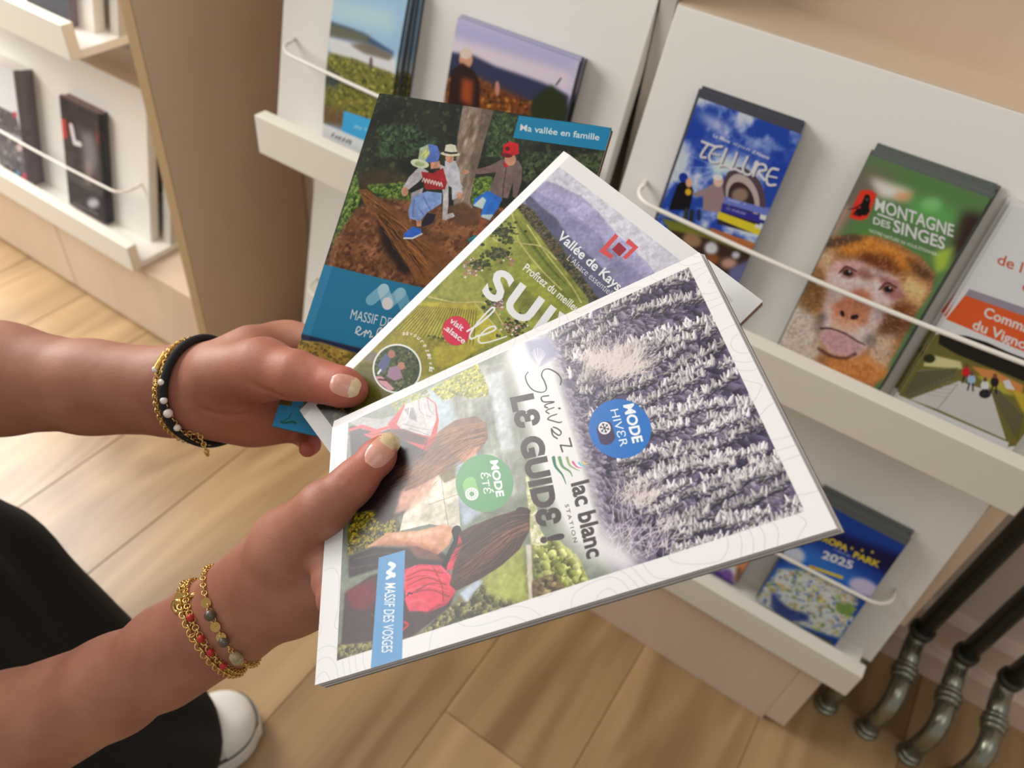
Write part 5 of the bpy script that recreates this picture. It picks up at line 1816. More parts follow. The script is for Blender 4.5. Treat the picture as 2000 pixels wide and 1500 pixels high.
def magazine(name, corners, thick, cover_mat, label, page_mats, spine_round=True, page_shift=(0.0, 0.0)):
    root = empty(name, sum(corners) / 4, label, 'magazine')
    TL, TR, BR, BL = corners
    nrm = np.cross(TR - TL, BL - TL)
    nrm = nrm / np.linalg.norm(nrm)
    if nrm @ (CAM - TL) > 0:
        nrm = -nrm                           # points away from the camera, into the pages
    nu, nv = 24, 24

    def P(u, v):
        return (TL * (1 - u) + TR * u) * (1 - v) + (BL * (1 - u) + BR * u) * v

    def sheet(nm, d0, d1, mats, uv=False, su=0.0, sv=0.0, inset=0.0, edge_idx=1):
        vs, fs, mi = [], [], []
        du = (TR - TL) * su + (BL - TL) * sv
        for lay, d in enumerate((d0, d1)):
            for j in range(nv + 1):
                for i in range(nu + 1):
                    u = i / nu
                    v = j / nv
                    uu = inset + u * (1 - 2 * inset) if inset else u
                    vv = inset + v * (1 - 2 * inset) if inset else v
                    dd = d
                    if spine_round:
                        w = max(0.0, 1 - u / 0.035)
                        mid = thick * 0.5
                        dd = d + (mid - d) * 0.55 * w * w
                    vs.append(P(uu, vv) + nrm * dd + du)
        o = (nu + 1) * (nv + 1)
        q = lambda i, j, l: l * o + j * (nu + 1) + i
        for j in range(nv):
            for i in range(nu):
                fs.append((q(i, j, 0), q(i, j + 1, 0), q(i + 1, j + 1, 0), q(i + 1, j, 0)))
                mi.append(0)
        for j in range(nv):
            for i in range(nu):
                fs.append((q(i, j, 1), q(i + 1, j, 1), q(i + 1, j + 1, 1), q(i, j + 1, 1)))
                mi.append(edge_idx)
        for i in range(nu):
            fs.append((q(i, 0, 0), q(i + 1, 0, 0), q(i + 1, 0, 1), q(i, 0, 1)))
            fs.append((q(i, nv, 0), q(i, nv, 1), q(i + 1, nv, 1), q(i + 1, nv, 0)))
            mi += [edge_idx] * 2
        for j in range(nv):
            fs.append((q(0, j, 0), q(0, j, 1), q(0, j + 1, 1), q(0, j + 1, 0)))
            fs.append((q(nu, j, 0), q(nu, j + 1, 0), q(nu, j + 1, 1), q(nu, j, 1)))
            mi += [edge_idx] * 2
        ob = pydata(nm, vs, fs, mats, root)
        ob.data.polygons.foreach_set('material_index', mi)
        if uv:
            lay = ob.data.uv_layers.new(name='uv')
            arr = []
            for lp in ob.data.loops:
                k = lp.vertex_index % o
                arr += [(k % (nu + 1)) / nu, 1 - (k // (nu + 1)) / nv]
            lay.data.foreach_set('uv', arr)
        for pl in ob.data.polygons:
            pl.use_smooth = False
        return ob

    sheet('front_cover', 0.0, 0.00025, [cover_mat, M['paper']], uv=True)
    n = len(page_mats)
    t0 = 0.0003
    for k, pm in enumerate(page_mats):
        a = t0 + (thick - 0.0006) * k / n
        b = t0 + (thick - 0.0006) * (k + 0.92) / n
        f = (k + 1) / n
        sheet('pages' if k < n - 1 else 'back_cover', a, b, [pm, pm], su=page_shift[0] * f, sv=page_shift[1] * f, inset=0.0015)
    return root


M['page_light'] = plain('page_stack_light', srgb(206, 200, 196), 0.7, bump=0.3, bscale=900)
M['page_grey'] = plain('page_stack_grey', srgb(140, 138, 142), 0.7, bump=0.3, bscale=900)
M['page_brown'] = plain('page_stack_brown', srgb(150, 112, 96), 0.7, bump=0.3, bscale=900)
M['page_dark'] = plain('back_cover_dark', srgb(42, 38, 44), 0.5)
magazine('magazine', F_C, 0.0042, COVER['guide'], 'white bordered magazine on top of the fan with snowy trees above and hikers below', [M['page_grey'], M['page_light'], M['page_light'], M['page_grey'], M['page_light'], M['page_light'], M['page_dark']], page_shift=(0.007, -0.011))
magazine('magazine', M_C, 0.0040, COVER['vineyard'], 'white bordered magazine with a green vineyard cover, in the middle of the fan', [M['page_light'], M['page_brown'], M['page_brown'], M['page_light']], page_shift=(0.004, 0.002))
magazine('magazine', B_C, 0.0030, COVER['family'], 'teal and forest magazine showing three children on a log, rearmost of the fan', [M['page_light'], M['page_dark'], M['page_brown']], page_shift=(0.008, 0.004))
# ------------------------------------------------------------------ the person: distance fields turned into skin
class Field:
    def __init__(s, lo, hi, h):
        s.lo = np.asarray(lo, float)
        s.h = h
        s.n = np.ceil((np.asarray(hi) - s.lo) / h).astype(int) + 1
        s.F = np.full(s.n, 0.08, np.float32)
        s.ax = [(s.lo[i] + h * np.arange(s.n[i])).astype(np.float32) for i in range(3)]
        s.prims = []

    def _sub(s, a, b, pad):
        lo = np.minimum(a, b) - pad
        hi = np.maximum(a, b) + pad
        i0 = np.maximum(0, np.floor((lo - s.lo) / s.h).astype(int))
        i1 = np.minimum(s.n, np.ceil((hi - s.lo) / s.h).astype(int) + 1)
        return tuple(slice(int(p), int(q)) for p, q in zip(i0, i1))

    def cone(s, a, b, ra, rb, k=0.006, sub=False, flat=None):
        """tapered capsule; flat=(axis, factor) squeezes it along a direction"""
        a = np.asarray(a, float)
        b = np.asarray(b, float)
        sl = s._sub(a, b, max(ra, rb) + max(k, 0.003) + 4 * s.h)
        if any(q.stop <= q.start for q in sl):
            return
        X = s.ax[0][sl[0]][:, None, None]
        Y = s.ax[1][sl[1]][None, :, None]
        Z = s.ax[2][sl[2]][None, None, :]
        ab = b - a
        L2 = max(ab @ ab, 1e-12)
        px, py, pz = X - a[0], Y - a[1], Z - a[2]
        t = np.clip((px * ab[0] + py * ab[1] + pz * ab[2]) / L2, 0, 1)
        qx, qy, qz = px - t * ab[0], py - t * ab[1], pz - t * ab[2]
        d2 = qx * qx + qy * qy + qz * qz
        if flat is not None:
            ax, fc = flat
            ax = np.asarray(ax) / np.linalg.norm(ax)
            w = qx * ax[0] + qy * ax[1] + qz * ax[2]
            d2 = d2 + w * w * (1 / fc ** 2 - 1)
            d = (np.sqrt(d2) - (ra + (rb - ra) * t)) * (0.5 + 0.5 * fc)
        else:
            d = np.sqrt(d2) - (ra + (rb - ra) * t)
        G = s.F[sl]
        if sub:
            d = -d
            h = np.clip(0.5 - 0.5 * (G - d) / k, 0, 1)
            s.F[sl] = G + (d - G) * h + k * h * (1 - h)
        elif k <= 0:
            s.F[sl] = np.minimum(G, d)
        else:
            h = np.clip(0.5 + 0.5 * (G - d) / k, 0, 1)
            s.F[sl] = G + (d - G) * h - k * h * (1 - h)

    def chain(s, pts, k=0.006, **kw):
        for (a, ra), (b, rb) in zip(pts[:-1], pts[1:]):
            s.cone(a, b, ra, rb, k, **kw)

    def sample(s, P):
        P = (np.atleast_2d(P) - s.lo) / s.h
        i = np.clip(np.floor(P).astype(int), 0, s.n - 2)
        f = P - i
        out = 0
        for dx in (0, 1):
            for dy in (0, 1):
                for dz in (0, 1):
                    w = (f[:, 0] if dx else 1 - f[:, 0]) * (f[:, 1] if dy else 1 - f[:, 1]) * (f[:, 2] if dz else 1 - f[:, 2])
                    out = out + w * s.F[i[:, 0] + dx, i[:, 1] + dy, i[:, 2] + dz]
        return out

    def grad(s, p, e=0.0015):
        p = np.asarray(p, float)
        g = np.array([s.sample(p + e * d)[0] - s.sample(p - e * d)[0] for d in np.eye(3)])
        return g / (np.linalg.norm(g) + 1e-12)

    def march(s, p, d, level=0.0, far=0.2):
        """first point along p + t d where the field rises above the level (from inside outwards) """
        p = np.asarray(p, float)
        d = np.asarray(d, float) / np.linalg.norm(d)
        ts = np.arange(0, far, 0.0008)
        v = s.sample(p + ts[:, None] * d)
        k = np.argmax(v > level)
        if v[k] <= level:
            return p + d * far
        if k == 0:
            return p
        f = (level - v[k - 1]) / (v[k] - v[k - 1] + 1e-12)
        return p + d * (ts[k - 1] + f * 0.0008)

    def march_in(s, p, d, level=0.0, far=0.2):
        p = np.asarray(p, float)
        d = np.asarray(d, float) / np.linalg.norm(d)
        ts = np.arange(0, far, 0.0008)
        v = s.sample(p + ts[:, None] * d)
        k = np.argmax(v < level)
        if v[k] >= level or k == 0:
            return None
        f = (v[k - 1] - level) / (v[k - 1] - v[k] + 1e-12)
        return p + d * (ts[k - 1] + f * 0.0008)

    def net(s, smooth=3):
        F = s.F
        ins = F < 0
        nx, ny, nz = F.shape
        cnt = np.zeros((nx - 1, ny - 1, nz - 1), np.int8)
        for dx in (0, 1):
            for dy in (0, 1):
                for dz in (0, 1):
                    cnt += ins[dx:nx - 1 + dx, dy:ny - 1 + dy, dz:nz - 1 + dz]
        I = np.argwhere((cnt > 0) & (cnt < 8))
        idx = -np.ones(cnt.shape, np.int64)
        idx[I[:, 0], I[:, 1], I[:, 2]] = np.arange(len(I))
        acc = np.zeros((len(I), 3))
        num = np.zeros(len(I))
        corners = [(a, b, c) for a in (0, 1) for b in (0, 1) for c in (0, 1)]
        for a in corners:
            for ax in range(3):
                if a[ax]:
                    continue
                b = list(a)
                b[ax] = 1
                fa = F[I[:, 0] + a[0], I[:, 1] + a[1], I[:, 2] + a[2]]
                fb = F[I[:, 0] + b[0], I[:, 1] + b[1], I[:, 2] + b[2]]
                m = (fa < 0) != (fb < 0)
                t = np.where(m, fa / np.where(m, fa - fb, 1), 0)
                q = np.tile(np.asarray(a, float), (len(I), 1))
                q[:, ax] += t
                acc += q * m[:, None]
                num += m
        V = s.lo + (I + acc / num[:, None]) * s.h
        quads = []
        for ax in range(3):
            u, v = [(1, 2), (2, 0), (0, 1)][ax]
            sl0 = [slice(1, -1)] * 3
            sl0[ax] = slice(0, -1)
            sl1 = [slice(1, -1)] * 3
            sl1[ax] = slice(1, None)
            A = ins[tuple(sl0)]
            B = ins[tuple(sl1)]
            for flip, msk in ((False, A & ~B), (True, ~A & B)):
                E = np.argwhere(msk)
                for k in range(3):
                    if k != ax:
                        E[:, k] += 1
                cs = []
                for (du, dv) in ((-1, -1), (0, -1), (0, 0), (-1, 0)):
                    c = E.copy()
                    c[:, u] += du
                    c[:, v] += dv
                    cs.append(idx[c[:, 0], c[:, 1], c[:, 2]])
                q = np.stack(cs, 1)
                if flip:
                    q = q[:, ::-1]
                quads.append(q)
        Q = np.concatenate(quads)
        Q = Q[(Q >= 0).all(1)]
        # a few rounds of neighbour averaging (there and back, so nothing shrinks)
        e0 = Q[:, [0, 1, 2, 3]].ravel()
        e1 = Q[:, [1, 2, 3, 0]].ravel()
        ii = np.concatenate([e0, e1])
        jj = np.concatenate([e1, e0])
        deg = np.bincount(ii, minlength=len(V))[:, None]
        for it in range(smooth):
            for lam in (0.5, -0.52):
                S = np.stack([np.bincount(ii, V[jj, k], len(V)) for k in range(3)], 1) / deg
                V = V + lam * (S - V)
        return V, Q


def big_mesh(name, V, Q, mats, parent, smooth=True):
    me = bpy.data.meshes.new(name)
    me.vertices.add(len(V))
    me.vertices.foreach_set('co', V.astype(np.float32).ravel())
    me.loops.add(len(Q) * 4)
    me.loops.foreach_set('vertex_index', Q.astype(np.int32).ravel())
    me.polygons.add(len(Q))
    me.polygons.foreach_set('loop_start', np.arange(0, len(Q) * 4, 4, dtype=np.int32))
    me.update(calc_edges=True)
    me.validate()
    return link(name, me, mats, parent, smooth)


def fd(pl, x, y, off, r):
    """(point, radius) at a pixel, lying off metres behind (+) or before (-) a magazine plane"""
    return (at(x, y, depth_on(pl, x, y) + off), r)


HS = 0.0016
# ---- right arm and hand (nearer; thumb on the front magazine)
RA_EL = at(-190, 1560, 0.515)
def hp(x, y, d, half):
    """a joint at a pixel and distance, its radius from the half width seen there"""
    return (at(x, y, d), half * d / FPX)


def fo(x, y, off):
    return depth_on(FRONT_PL, x, y) + off


rw = hp(408, 1226, 0.428, 74)
FRh = Field((-0.44, -0.16, 0.42), (-0.06, 0.27, 0.82), HS)
f = FRh
f.chain([(RA_EL, 0.041), hp(10, 1440, 0.470, 119), hp(225, 1338, 0.450, 92), rw], 0.010)
f.chain([hp(455, 1185, 0.422, 66), hp(330, 1258, 0.438, 78)], 0.010)
f.chain([hp(470, 1232, 0.428, 60), hp(330, 1302, 0.444, 78)], 0.010)
# palm and back of the hand
f.chain([rw, hp(545, 1135, 0.402, 88)], 0.012)
f.chain([hp(480, 1215, 0.420, 62), hp(590, 1165, 0.400, 62)], 0.012)
f.chain([hp(478, 1150, 0.414, 66), hp(575, 1062, 0.388, 74)], 0.012)
f.chain([hp(560, 1135, 0.402, 80), hp(640, 1085, 0.396, 66)], 0.012)
f.chain([hp(575, 1165, 0.404, 58), hp(655, 1140, 0.390, 54)], 0.012)
# thumb
TH_R = [hp(560, 1068, 0.386, 74), hp(634, 992, fo(634, 992, -0.0105), 50), hp(690, 944, fo(690, 944, -0.0100), 37),
        hp(738, 892, fo(738, 892, -0.0080), 32), hp(752, 872, fo(752, 872, -0.0062), 23)]
f.chain(TH_R, 0.006)
f.chain([hp(684, 950, fo(684, 950, -0.0105), 38), hp(700, 932, fo(700, 932, -0.0098), 36)], 0.004)
# fingers under the magazine
for (mx, my, px_, py_, dx_, dy_, tx, ty, r) in (
        (640, 1065, 745, 1020, 812, 990, 868, 965, 0.0080), (646, 1100, 765, 1068, 835, 1045, 893, 1028, 0.0082),
        (650, 1135, 760, 1118, 828, 1102, 882, 1090, 0.0078), (655, 1170, 742, 1166, 795, 1160, 840, 1155, 0.0068)):
    ch = [(at(mx, my, fo(mx, my, 0.0075 + r * 1.4)), r * 1.3), fd(FRONT_PL, px_, py_, 0.0072 + r * 1.1, r * 1.1), fd(FRONT_PL, dx_, dy_, 0.0066 + r, r), fd(FRONT_PL, tx, ty, 0.0062 + r * 0.8, r * 0.8)]
    f.chain(ch, 0.003)

# ---- left arm and hand (farther; thumb on the vineyard magazine)
LA_EL = np.array([-0.575, 0.085, 0.625])
lw = at(338, 768, 0.492)
FLh = Field((-0.66, 0.02, 0.55), (-0.14, 0.33, 0.84), HS)
f = FLh
f.chain([(LA_EL, 0.040), (at(0, 740, 0.515), 0.0362), (at(180, 756, 0.505), 0.0282), (lw, 0.0250)], 0.010)
f.cone(at(180, 746, 0.500), at(345, 738, 0.487), 0.0235, 0.0172, 0.010)
f.cone(at(180, 766, 0.507), at(345, 788, 0.495), 0.0240, 0.0168, 0.010)
# palm: heel, thenar, back
f.cone(lw, at(452, 762, 0.484), 0.0245, 0.0272, 0.010)
f.cone(at(352, 738, 0.488), at(490, 708, 0.478), 0.0170, 0.0185, 0.010)
f.cone(at(352, 788, 0.496), at(500, 808, 0.496), 0.0158, 0.0165, 0.010)
f.cone(at(440, 775, 0.492), at(560, 760, 0.503), 0.0250, 0.0190, 0.012)
f.cone(at(500, 815, 0.498), at(580, 822, 0.508), 0.0165, 0.0140, 0.014)
# thumb
TH_L = [(at(432, 735, 0.468), 0.0205), (at(515, 722, 0.452), 0.0172), (at(578, 733, 0.440), 0.0128), fd(MID_PL, 630, 746, -0.0095, 0.0104),
        fd(MID_PL, 672, 757, -0.0088, 0.0096), fd(MID_PL, 691, 763, -0.0072, 0.0074)]
f.chain(TH_L, 0.008)
# index side of the hand seen above the thumb, fingers behind the rear magazine
for (kx, ky, kd, px_, py_, dx_, dy_, tx, ty, r) in (
        (548, 676, 0.494, 655, 668, 722, 672, 775, 680, 0.0090), (556, 716, 0.500, 680, 712, 752, 718, 805, 726, 0.0092),
        (560, 765, 0.502, 678, 762, 745, 768, 795, 776, 0.0086)):
    ch = [(at(kx, ky, kd), r * 1.45), fd(BACK_PL, px_, py_, 0.0052 + r * 1.08, r * 1.08), fd(BACK_PL, dx_, dy_, 0.0048 + r, r), fd(BACK_PL, tx, ty, 0.0044 + r * 0.8, r * 0.8)]
    f.chain(ch, 0.004)
f.cone(at(500, 690, 0.482), at(560, 672, 0.492), 0.0165, 0.0130, 0.012)
# little finger curls under the corner of the fan
LP = [(at(568, 826, 0.508), 0.0110), (at(640, 842, 0.506), 0.0082), (at(648, 868, 0.494), 0.0072), (at(608, 873, 0.480), 0.0058)]
f.chain([(at(568, 826, 0.508), 0.0110), (at(596, 848, 0.502), 0.0082), (at(606, 868, 0.490), 0.0062), (at(601, 876, 0.482), 0.0055)], 0.003)
# crease between thenar and palm
cr = [f.march_in(at(x, y, 0.40), ray(x, y)) for x, y in ((486, 748), (508, 760), (535, 770), (556, 778))]
for a, b in zip(cr[:-1], cr[1:]):
    if a is not None and b is not None:
        f.cone(a - 0.0006 * FWD, b - 0.0006 * FWD, 0.0011, 0.0011, 0.0025, sub=True)
cr = [f.march_in(at(x, y, 0.40), ray(x, y)) for x, y in ((395, 800), (440, 812), (500, 806), (545, 792))]
for a, b in zip(cr[:-1], cr[1:]):
    if a is not None and b is not None:
        f.cone(a - 0.0005 * FWD, b - 0.0005 * FWD, 0.0010, 0.0010, 0.0025, sub=True)

# knuckle creases of both thumbs
for fl, lines in ((FLh, (((598, 706), (606, 722), (604, 738)), ((608, 710), (616, 724), (614, 742)), ((618, 714), (625, 728)))),
                  (FRh, (((672, 922), (690, 938), (712, 952)), ((664, 932), (682, 948), (702, 962)), ((680, 914), (696, 926), (716, 940))))):
    for ln in lines:
        hs = [fl.march_in(at(x, y, 0.33), ray(x, y), far=0.2) for x, y in ln]
        for a, b in zip(hs[:-1], hs[1:]):
            if a is not None and b is not None:
                fl.cone(a - 0.0003 * FWD, b - 0.0003 * FWD, 0.0005, 0.0005, 0.0016, sub=True)

# ---- skin
def skin_mat():
    m, nt, b = new_mat('skin')
    N = nt.nodes.new
    L = nt.links.new
    tc = N('ShaderNodeTexCoord')
    n1 = N('ShaderNodeTexNoise')
    n1.inputs['Scale'].default_value = 22
    n1.inputs['Detail'].default_value = 6
    L(tc.outputs['Object'], n1.inputs['Vector'])
    cr_ = N('ShaderNodeMix')
    cr_.data_type = 'RGBA'
    cr_.inputs[6].default_value = srgb(174, 121, 98)
    cr_.inputs[7].default_value = srgb(150, 95, 76)
    mr = N('ShaderNodeMapRange')
    mr.inputs[1].default_value = 0.35
    mr.inputs[2].default_value = 0.65
    L(n1.outputs['Fac'], mr.inputs[0])
    L(mr.outputs[0], cr_.inputs[0])
    at_ = N('ShaderNodeAttribute')
    at_.attribute_name = 'flush'
    mx = N('ShaderNodeMix')
    mx.data_type = 'RGBA'
    L(at_.outputs['Fac'], mx.inputs[0])
    L(cr_.outputs[2], mx.inputs[6])
    mx.inputs[7].default_value = srgb(190, 100, 84)
    L(mx.outputs[2], b.inputs['Base Color'])
    b.inputs['Roughness'].default_value = 0.52
    b.inputs['Subsurface Weight'].default_value = 0.12
    b.inputs['Subsurface Radius'].default_value = (0.006, 0.002, 0.001)
    b.inputs['Specular IOR Level'].default_value = 0.36
    v = N('ShaderNodeTexVoronoi')
    v.inputs['Scale'].default_value = 900
    L(tc.outputs['Object'], v.inputs['Vector'])
    n2 = N('ShaderNodeTexNoise')
    n2.inputs['Scale'].default_value = 260
    n2.inputs['Detail'].default_value = 4
    L(tc.outputs['Object'], n2.inputs['Vector'])
    ad = N('ShaderNodeMath')
    ad.operation = 'MULTIPLY_ADD'
    ad.inputs[1].default_value = 0.4
    L(v.outputs['Distance'], ad.inputs[0])
    L(n2.outputs['Fac'], ad.inputs[2])
    bp = N('ShaderNodeBump')
    bp.inputs['Strength'].default_value = 0.22
    bp.inputs['Distance'].default_value = 0.0006
    L(ad.outputs[0], bp.inputs['Height'])
    L(bp.outputs['Normal'], b.inputs['Normal'])
    return m


M['skin'] = skin_mat()
M['nail'] = plain('nail_bed', srgb(214, 156, 138), 0.22, coat=0.3)
M['nail_tip'] = plain('nail_free_edge', srgb(222, 200, 160), 0.25, coat=0.3)
M['trouser'] = plain('black_cloth', srgb(16, 15, 15), 0.9, bump=0.5, bscale=500)
M['shirt'] = plain('dark_shirt_cloth', srgb(40, 38, 40), 0.9, bump=0.4, bscale=500)

person = empty('person', (-0.60, -0.02, 0), 'person in black trousers and white sneakers holding three magazines out in both hands', 'person')
V1, Q1 = FRh.net()
V2, Q2 = FLh.net()

# upper arms and trunk under the shirt (coarser)
SH_R, SH_L = np.array([-0.66, -0.30, 0.86]), np.array([-0.86, 0.02, 0.90])
HIP = np.array([-0.98, -0.22, 0.42])


def flush_attr(ob, pts):
    me = ob.data
    co = np.empty(len(me.vertices) * 3, np.float32)
    me.vertices.foreach_get('co', co)
    co = co.reshape(-1, 3)
    w = np.zeros(len(co), np.float32)
    for p, r, s_ in pts:
        d = np.linalg.norm(co - np.asarray(p, np.float32), axis=1)
        w = np.maximum(w, s_ * np.clip(1 - d / r, 0, 1))
    a = me.attributes.new('flush', 'FLOAT', 'POINT')
    a.data.foreach_set('value', w)


Vall = np.concatenate([V1, V2])
Qall = np.concatenate([Q1, Q2 + len(V1)])
body = big_mesh('body', Vall, Qall, M['skin'], person)
flush_attr(body, [(TH_R[3][0], 0.03, 0.7), (TH_L[4][0], 0.035, 0.8), (LP[3][0], 0.03, 1.0), (at(560, 740, 0.44), 0.05, 0.4), (at(500, 820, 0.48), 0.05, 0.4)])

# nails
def nail(fld, ctr, along, across, ln, wd, tip=0.36, lift=0.0004):
    """a curved plate laid on the fingertip"""
    view = np.cross(along, across)
    if view @ (CAM - ctr) < 0:
        view = -view
    nu, nv = 14, 18
    vs, ok = [], True
    for j in range(nv + 1):
        v = j / nv * 2 - 1
        for i in range(nu + 1):
            u = i / nu * 2 - 1
            wv = 0.86 + 0.14 * (1 - abs(v))
            half = wd * wv * math.sqrt(max(0.0, 1 - max(0, abs(v) - 0.45) ** 2 / 0.55 ** 2 * 0.75))
            p = ctr + along * (ln * v) + across * (half * u) + view * 0.02
            q = fld.march_in(p, -view, 0.0, 0.05)
            if q is None:
                q = p - view * 0.026
            edge = min(1, (1 - abs(u)) * 3, (1 + v) * 4)
            vs.append(q + view * (lift * (0.35 + 0.65 * edge)))
    fs, mi = [], []
    for j in range(nv):
        for i in range(nu):
            a = j * (nu + 1) + i
            fs.append((a, a + 1, a + nu + 2, a + nu + 1))
            mi.append(1 if (j + 0.5) / nv > 1 - tip + 0.10 * ((i + 0.5) / nu * 2 - 1) ** 2 else 0)
    o = pydata('nail', vs, fs, [M['nail'], M['nail_tip']], person, True)
    o.data.polygons.foreach_set('material_index', mi)
    return o


def unit(v):
    return v / np.linalg.norm(v)


al = unit(at(768, 852, 0.39) - at(728, 905, 0.39))
ac = unit(np.cross(al, FWD))
nail(FRh, at(748, 878, fo(748, 878, -0.012)), al, ac, 0.0082, 0.0060)
al = unit(at(708, 762, 0.43) - at(660, 748, 0.43))
ac = unit(np.cross(al, FWD))
nail(FLh, at(682, 753, 0.43), al, ac, 0.0080, 0.0060)
# ------------------------------------------------------------------ clothes
def at_r(x, y, d, half):
    return (at(x, y, d), half * d / FPX)


FT = Field((-1.12, -0.32, 0.0), (-0.28, 0.40, 0.86), 0.011)
hipR, hipL = np.array([-0.80, -0.10, 0.66]), np.array([-0.90, 0.06, 0.68])
FT.chain([(np.array([-0.508, 0.046, 0.052]), 0.082), at_r(262, 1468, 0.90, 158), at_r(-110, 1185, 0.72, 214), (hipR, 0.115)], 0.012)
FT.chain([(np.array([-0.90, 0.06, 0.06]), 0.085), (np.array([-0.92, 0.05, 0.36]), 0.10), (hipL, 0.115)], 0.012)
FT.cone(hipR, hipL, 0.13, 0.13, 0.06)
# folds of the cloth and the cut of the hem
for (xa, ya, xb, yb, d) in ((-20, 1020, 230, 1290, 0.79), (60, 1180, 330, 1330, 0.82), (-40, 1130, 150, 1330, 0.76), (200, 1420, 420, 1400, 0.85)):
    h0 = FT.march_in(at(xa, ya, 0.4), ray(xa, ya), far=0.7)
    h1 = FT.march_in(at(xb, yb, 0.4), ray(xb, yb), far=0.7)
    if h0 is not None and h1 is not None:
        FT.cone(h0, h1, 0.010, 0.014, 0.03, sub=True)
zz = FT.ax[2][None, None, :]
FT.F = np.maximum(FT.F, 0.016 - zz + 0.004 * np.sin(FT.ax[0][:, None, None] * 300) * np.sin(FT.ax[1][None, :, None] * 260))
Vt, Qt = FT.net(4)
big_mesh('trousers', Vt, Qt, M['trouser'], person)
# frayed threads along the hem
rs = np.random.default_rng(5)
fr = MB()
for i in range(70):
    a = rs.uniform(0, 2 * np.pi)
    c = np.array([-0.508, 0.046, 0.035])
    p = FT.march(c, np.array([math.cos(a), math.sin(a), 0.0]), 0.0, 0.2)
    o_ = np.array([math.cos(a), math.sin(a), 0])
    fr.tube([p - o_ * 0.002 + np.array([0, 0, 0.004]), p + o_ * 0.003 + np.array([rs.normal(0, .002), rs.normal(0, .002), -0.006]), p + o_ * rs.uniform(0.003, 0.009) + np.array([rs.normal(0, .004), rs.normal(0, .004), -rs.uniform(0.008, 0.016)])], 0.0007, 4)
tag(fr.build('hem_fringe', M['trouser'], person), kind='stuff')

# shirt with short sleeves (trunk and upper arms lie left of the frame)
FS = Field((-1.10, -0.42, 0.42), (-0.36, 0.30, 1.04), 0.014)
shR, shL = np.array([-0.74, -0.20, 0.90]), np.array([-0.94, 0.10, 0.92])
FS.chain([(RA_EL + np.array([-0.012, -0.005, 0.012]), 0.050), (shR, 0.066)], 0.03)
FS.chain([(LA_EL + np.array([-0.012, 0.0, 0.006]), 0.050), (shL, 0.066)], 0.03)
FS.chain([(shR, 0.07), (shL, 0.07)], 0.05)
FS.chain([((hipR + hipL) / 2 + np.array([0, 0, 0.02]), 0.125), ((shR + shL) / 2 - np.array([0, 0, 0.08]), 0.115), ((shR + shL) / 2 + np.array([0, 0, 0.06]), 0.055)], 0.06)
Vs, Qs = FS.net(3)
big_mesh('t_shirt', Vs, Qs, M['shirt'], person)

# ------------------------------------------------------------------ sneakers
M['canvas'] = plain('cream_canvas', srgb(226, 222, 208), 0.8, bump=0.5, bscale=900)
M['rubber'] = plain('white_rubber', srgb(238, 236, 230), 0.4)
M['stripe'] = plain('grey_pinstripe', srgb(96, 92, 88), 0.5)


